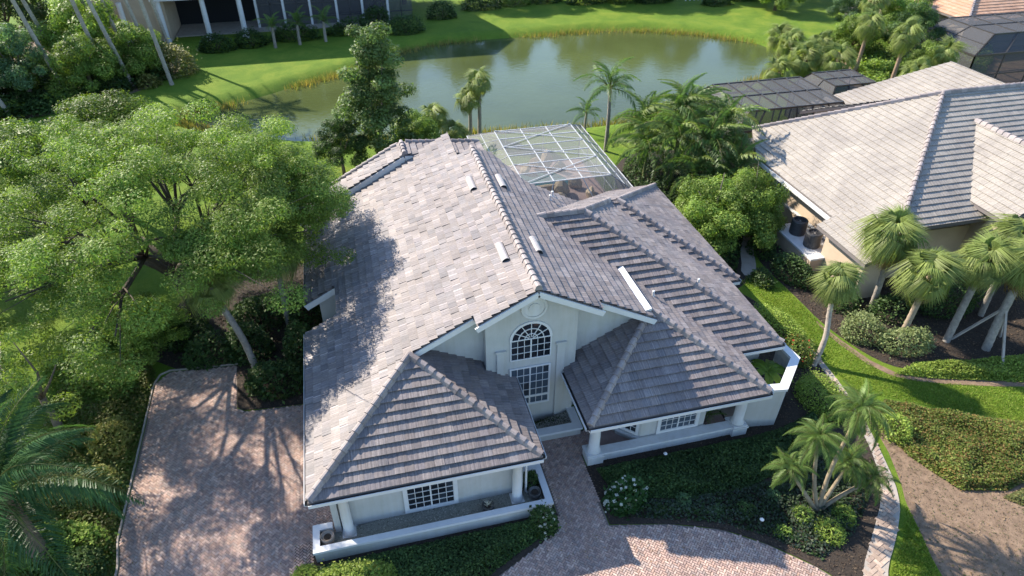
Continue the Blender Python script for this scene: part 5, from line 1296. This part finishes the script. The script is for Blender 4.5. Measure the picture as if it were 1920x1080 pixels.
# litter blown over the drive
Q = rng.uniform((-6.3, -6), (15, 9.8), (5200, 2)); Q = Q[inpoly(Q, DRIVE)]; w8 = np.clip(1.6-dist_to_poly(Q, DRIVE)*.9, .12, 1); Q = Q[rng.random(len(Q)) < w8*.55]
V, C = leaves(np.stack([Q[:, 0], Q[:, 1], np.full(len(Q), .052)], 1), .055, .5, 6, 0, [(.22, .14, .06), (.12, .10, .04), (.30, .22, .10)])
o = bpy.data.objects.new('fallen_leaves', fast_mesh('fallen_leaves', V, 4, 'leaf', C)); link(o); tag(o, 'small dry leaves scattered along the edges of the brick drive', 'leaf litter', kind='stuff')
# bark chips on the open mulch, stones and litter on the bare soil
def chips(name, label, poly, n, pal, size, z, cat):
    q = np.asarray(poly); P = rng.uniform(q.min(0), q.max(0), (n, 2)); P = P[inpoly(P, poly)]
    V, C = leaves(np.stack([P[:, 0], P[:, 1], z+rng.uniform(.0, .03, len(P))], 1), size*rng.uniform(.6, 1.5, len(P)), .4, 2.0, 0, pal)
    o = bpy.data.objects.new(name, fast_mesh(name, V, 4, 'rocky', C)); link(o); tag(o, label, cat, kind='stuff')
CHIP = [(.05, .034, .022), (.09, .06, .04), (.03, .02, .014), (.14, .10, .065)]
chips('bark_chips', 'dark bark chips strewn over the front bed', BED_R, 26000, CHIP, .06, .025, 'bark chips')
chips('bark_chips', 'dark bark chips under the fan palms', BED_N, 22000, CHIP, .08, .012, 'bark chips')
chips('bark_chips', 'dark bark chips in the bed beside the left eaves', BED_L, 14000, CHIP, .07, .025, 'bark chips')
chips('soil_litter', 'dry leaves and twigs lying on the bare soil', [p for p in SOIL], 16000, [(.20, .13, .07), (.12, .085, .05), (.28, .21, .13), (.08, .09, .03)], .055, .008, 'leaf litter')
for i, (x, y, r_, h, c, lab) in enumerate([(12.2, -1.15, .26, .3, GREEN_BLUE, 'small blue green tuft near the gardenia'), (13.2, -1.7, .22, .25, GREEN_BLUE, 'small blue green tuft in the curve of the front bed'), (14.1, -1.9, .3, .32, GREEN_DEEP, 'round dark plant in the middle of the front bed'), (14.9, -3.0, .26, .3, GREEN_BRIGHT, 'bright little plant near the drive edge of the front bed'), (15.4, -1.7, .3, .34, GREEN_BLUE, 'larger blue green tuft left of the soft palms'), (16.4, -3.3, .5, .4, GREEN_YEL, 'yellow green plant at the foot of the soft palms'), (17.3, -2.9, .4, .35, GREEN_BRIGHT, 'bright fern at the foot of the soft palms'), (11.3, -1.2, .2, .22, GREEN_DEEP, 'tiny dark plant beside the gardenia'), (15.9, -2.6, .35, .4, GREEN_BRIGHT, 'bright leafy plant before the soft palm stems')]):
    shrub('bedding_plant', lab, x, y, r_, r_, h, 700, .1, c, 0, 'small plants in the front bed', 'plant', aspect=.35)
for x, y, lab in ((12.35, .75, 'little white garden lamp among the ground cover below the porch'), (14.3, -2.6, 'little white garden lamp at the drive side of the front bed')):
    e = empty('garden_light', (x, y, 0), lab, 'lamp'); m = MB(); m.tube([(0, 0, 0), (0, 0, .42)], .015, 6); m.obj('stake', 'metal_dark', e); m = MB(); m.lathe([(.03, .4), (.075, .43), (.02, .5)], sides=12); m.obj('lamp_cap', 'trim_clean', e)
# bank grasses
def bank(name, label, pts, n, h, cols):
    q = np.asarray(pts); n = int(n)
    seg = rng.integers(0, len(q)-1, n); f = rng.random(n)[:, None]; P = q[seg]*(1-f)+q[seg+1]*f+rng.normal(0, .42, (n, 2))
    keep = (np.sin(P[:, 0]*.55)+np.sin(P[:, 1]*.7+P[:, 0]*.23)+rng.normal(0, .5, n)) > -.25; P = P[keep]; n = len(P)
    a = rng.uniform(0, 6.28, n); hh = h*rng.uniform(.4, 1.2, n); l = rng.normal(0, .35, (n, 2))*hh[:, None]; z = np.full(n, -.6); wd = .03
    V = np.stack([np.stack([P[:, 0]-np.cos(a)*wd, P[:, 1]-np.sin(a)*wd, z], 1), np.stack([P[:, 0]+np.cos(a)*wd, P[:, 1]+np.sin(a)*wd, z], 1), np.stack([P[:, 0]+l[:, 0], P[:, 1]+l[:, 1], z+.2+hh], 1)], 1)
    C = np.asarray(cols)[rng.integers(0, len(cols), n)]*rng.uniform(.7, 1.3, (n, 1))
    o = bpy.data.objects.new(name, fast_mesh(name, V, 3, 'grass_blade', C)); link(o); tag(o, label, 'grass', kind='stuff')
DRYG = [(.30, .23, .08), (.24, .20, .07), (.14, .17, .04)]
bank('shore_grass', 'dry golden grass fringing the lake', LAKE+[LAKE[0]], 15000, .38, DRYG)

# --- ground covers
cover('ground_cover', 'dark leafy ground cover filling the bed under the porch', [(9.8, 1.0), (10.0, .0), (11.0, -.6), (12.5, -1.0), (14.6, -1.1), (17, -.6), (19, .6), (19.2, 1.6), (17.4, 1.1), (15.9, 1.0)], 26000, .42, .10, GREEN_DEEP)
cover('ground_cover', 'sparse dark plants in the shaded front bed', [(9.7, -.2), (10, -1.1), (11.4, -1.6), (13, -2.1), (14.4, -3.0), (15.6, -4.2), (17.2, -3.6), (18.8, -2.4), (19.6, -.8), (18.5, -.2), (16, -1), (12, -.9)], 11000, .3, .11, [(.03, .06, .018), (.05, .075, .04), (.06, .08, .06)])
cover('ground_cover', 'dark low hedge planting before the long planter', [(-.6, -.55), (7.5, -.5), (7.6, -1.0), (6.2, -1.6), (5.0, -2.2), (3.4, -2.9), (-.6, -1.6)], 17000, .42, .09, GREEN_DEEP)
cover('ground_cover', 'small plants in the mulch of the short planter', [(7.5, 3.05), (9.45, 3.05), (9.45, 3.7), (7.5, 3.7)], 420, .5, .08, [(.05, .08, .03), (.10, .10, .06)])
cover('ground_cover', 'broad red tinged ground cover beside the lawn', [(21.6, 1.0), (22.4, 1.5), (24.5, .2), (28.5, -1.6), (29, -3.3), (26, -3.0), (23.6, -3.4), (22.0, -3.0), (21.3, -1.2), (21.2, .0)], 42000, .42, .085, [(.16, .21, .045), (.20, .22, .055), (.24, .16, .055), (.13, .18, .035)])
cover('ground_cover', 'low pale green ground cover on the bare soil', [(23.2, -3.6), (26, -3.2), (29, -3.6), (29, -5), (24.5, -5)], 9000, .25, .085, [(.14, .17, .06), (.18, .16, .06)])
cover('ground_cover', 'bright green ground cover between the soil edge and the dark bed', [(23.8, 2.7), (25.1, 2.1), (28.6, 1.0), (33, -.1), (34, 2.2), (31, 2.3), (28, 2.6), (25.2, 3.1)], 26000, .42, .09, GREEN_YEL)
cover('ground_cover', 'dark undergrowth below the palms of the grove', [(-27, 42), (-20, 42.5), (-15, 46.5), (-11.5, 49.5), (-13, 55), (-27, 55)], 26000, 1.1, .28, GREEN_DEEP)
cover('ground_cover', 'mixed undergrowth of the gardens beyond the cream roof', [(46, 29.5), (45, 33), (48, 39), (53, 45), (62, 48), (70, 46), (62, 37), (52, 29)], 26000, .9, .28, GREEN_BRIGHT)
cover('ground_cover', 'dark growth under the areca palms', [(18.9, 11), (21, 11), (24.4, 16), (26.6, 20.5), (26, 24), (20.5, 25), (19, 22)], 16000, .8, .16, GREEN_DEEP)
cover('ground_cover', 'leafy growth on the verge between kerb and street', [(-6.62, 10.2), (-6.55, 2.0), (-6.4, 1.0), (-6.35, -3.5), (-10.2, -3.5), (-10.4, 5), (-10.4, 10), (-7.6, 12.4)], 24000, .4, .11, [(.14, .18, .04), (.10, .15, .03), (.19, .18, .06)])
# courtyard plant with broad leaves
ce = empty('banana_plant', (17.45, 2.75, .06), 'broad leaved banana plant filling the small walled courtyard', 'plant')
for i in range(9):
    a = i*2.4; L = random.uniform(1.1, 1.5); m = MB(); K = 7
    for k in range(K):
        s0, s1 = k/K, (k+1)/K
        def q(s, sd_): 
            wv = .17*math.sin(math.pi*min(1, s*.9+.06))**.7; x = L*.75*s; z = 1.45+L*(.55*s-.7*s*s)
            return Vector((x*math.cos(a)-sd_*wv*math.sin(a), x*math.sin(a)+sd_*wv*math.cos(a), z-abs(sd_)*.05*-1))
        m.add([q(s0, -1), q(s0, 0), q(s0, 1), q(s1, -1), q(s1, 0), q(s1, 1)], [(0, 1, 4, 3), (1, 2, 5, 4)], (.17, .27, .04))
    m.tube([(0, 0, 0), (.03*math.cos(a), .03*math.sin(a), 1.45)], [.03, .02], 6, (.12, .18, .04))
    m.obj('leaf', 'palm_leaf', ce, cols=True)
palm('porch_plant', 'dark potted feather palm in the porch recess', (14.7, 2.1), [(0, 0, .2), (0, 0, .45)], FEA, 9, .3, .05, .04, elev=(70, 10))
# --- lawn blades where the lawn is close
grass('lawn_grass', 'short mown grass of the side lawn', [(21.5, 10.8), (22.8, 9), (22.8, 5.8), (23.4, 2.9), (25, 1.9), (28.5, .7), (30, .2), (30, -1.4), (28, -1.3), (24.4, .5), (22.3, 1.8), (21.6, 1.2), (21.5, 3), (21.6, 5.5), (21.2, 8.5), (20.8, 10.4)], 60000, .05, [(.13, .215, .028), (.17, .25, .035), (.23, .27, .06)])
grass('lawn_grass', 'short mown grass of the lawn wedge beside the path', [(19.75, -3.0), (18.7, -4.1), (17.3, -5.2), (16.6, -6.6), (18.6, -6.6), (19.0, -5.3), (19.5, -3.9)], 12000, .05, [(.14, .225, .028), (.18, .26, .035), (.24, .28, .06)])
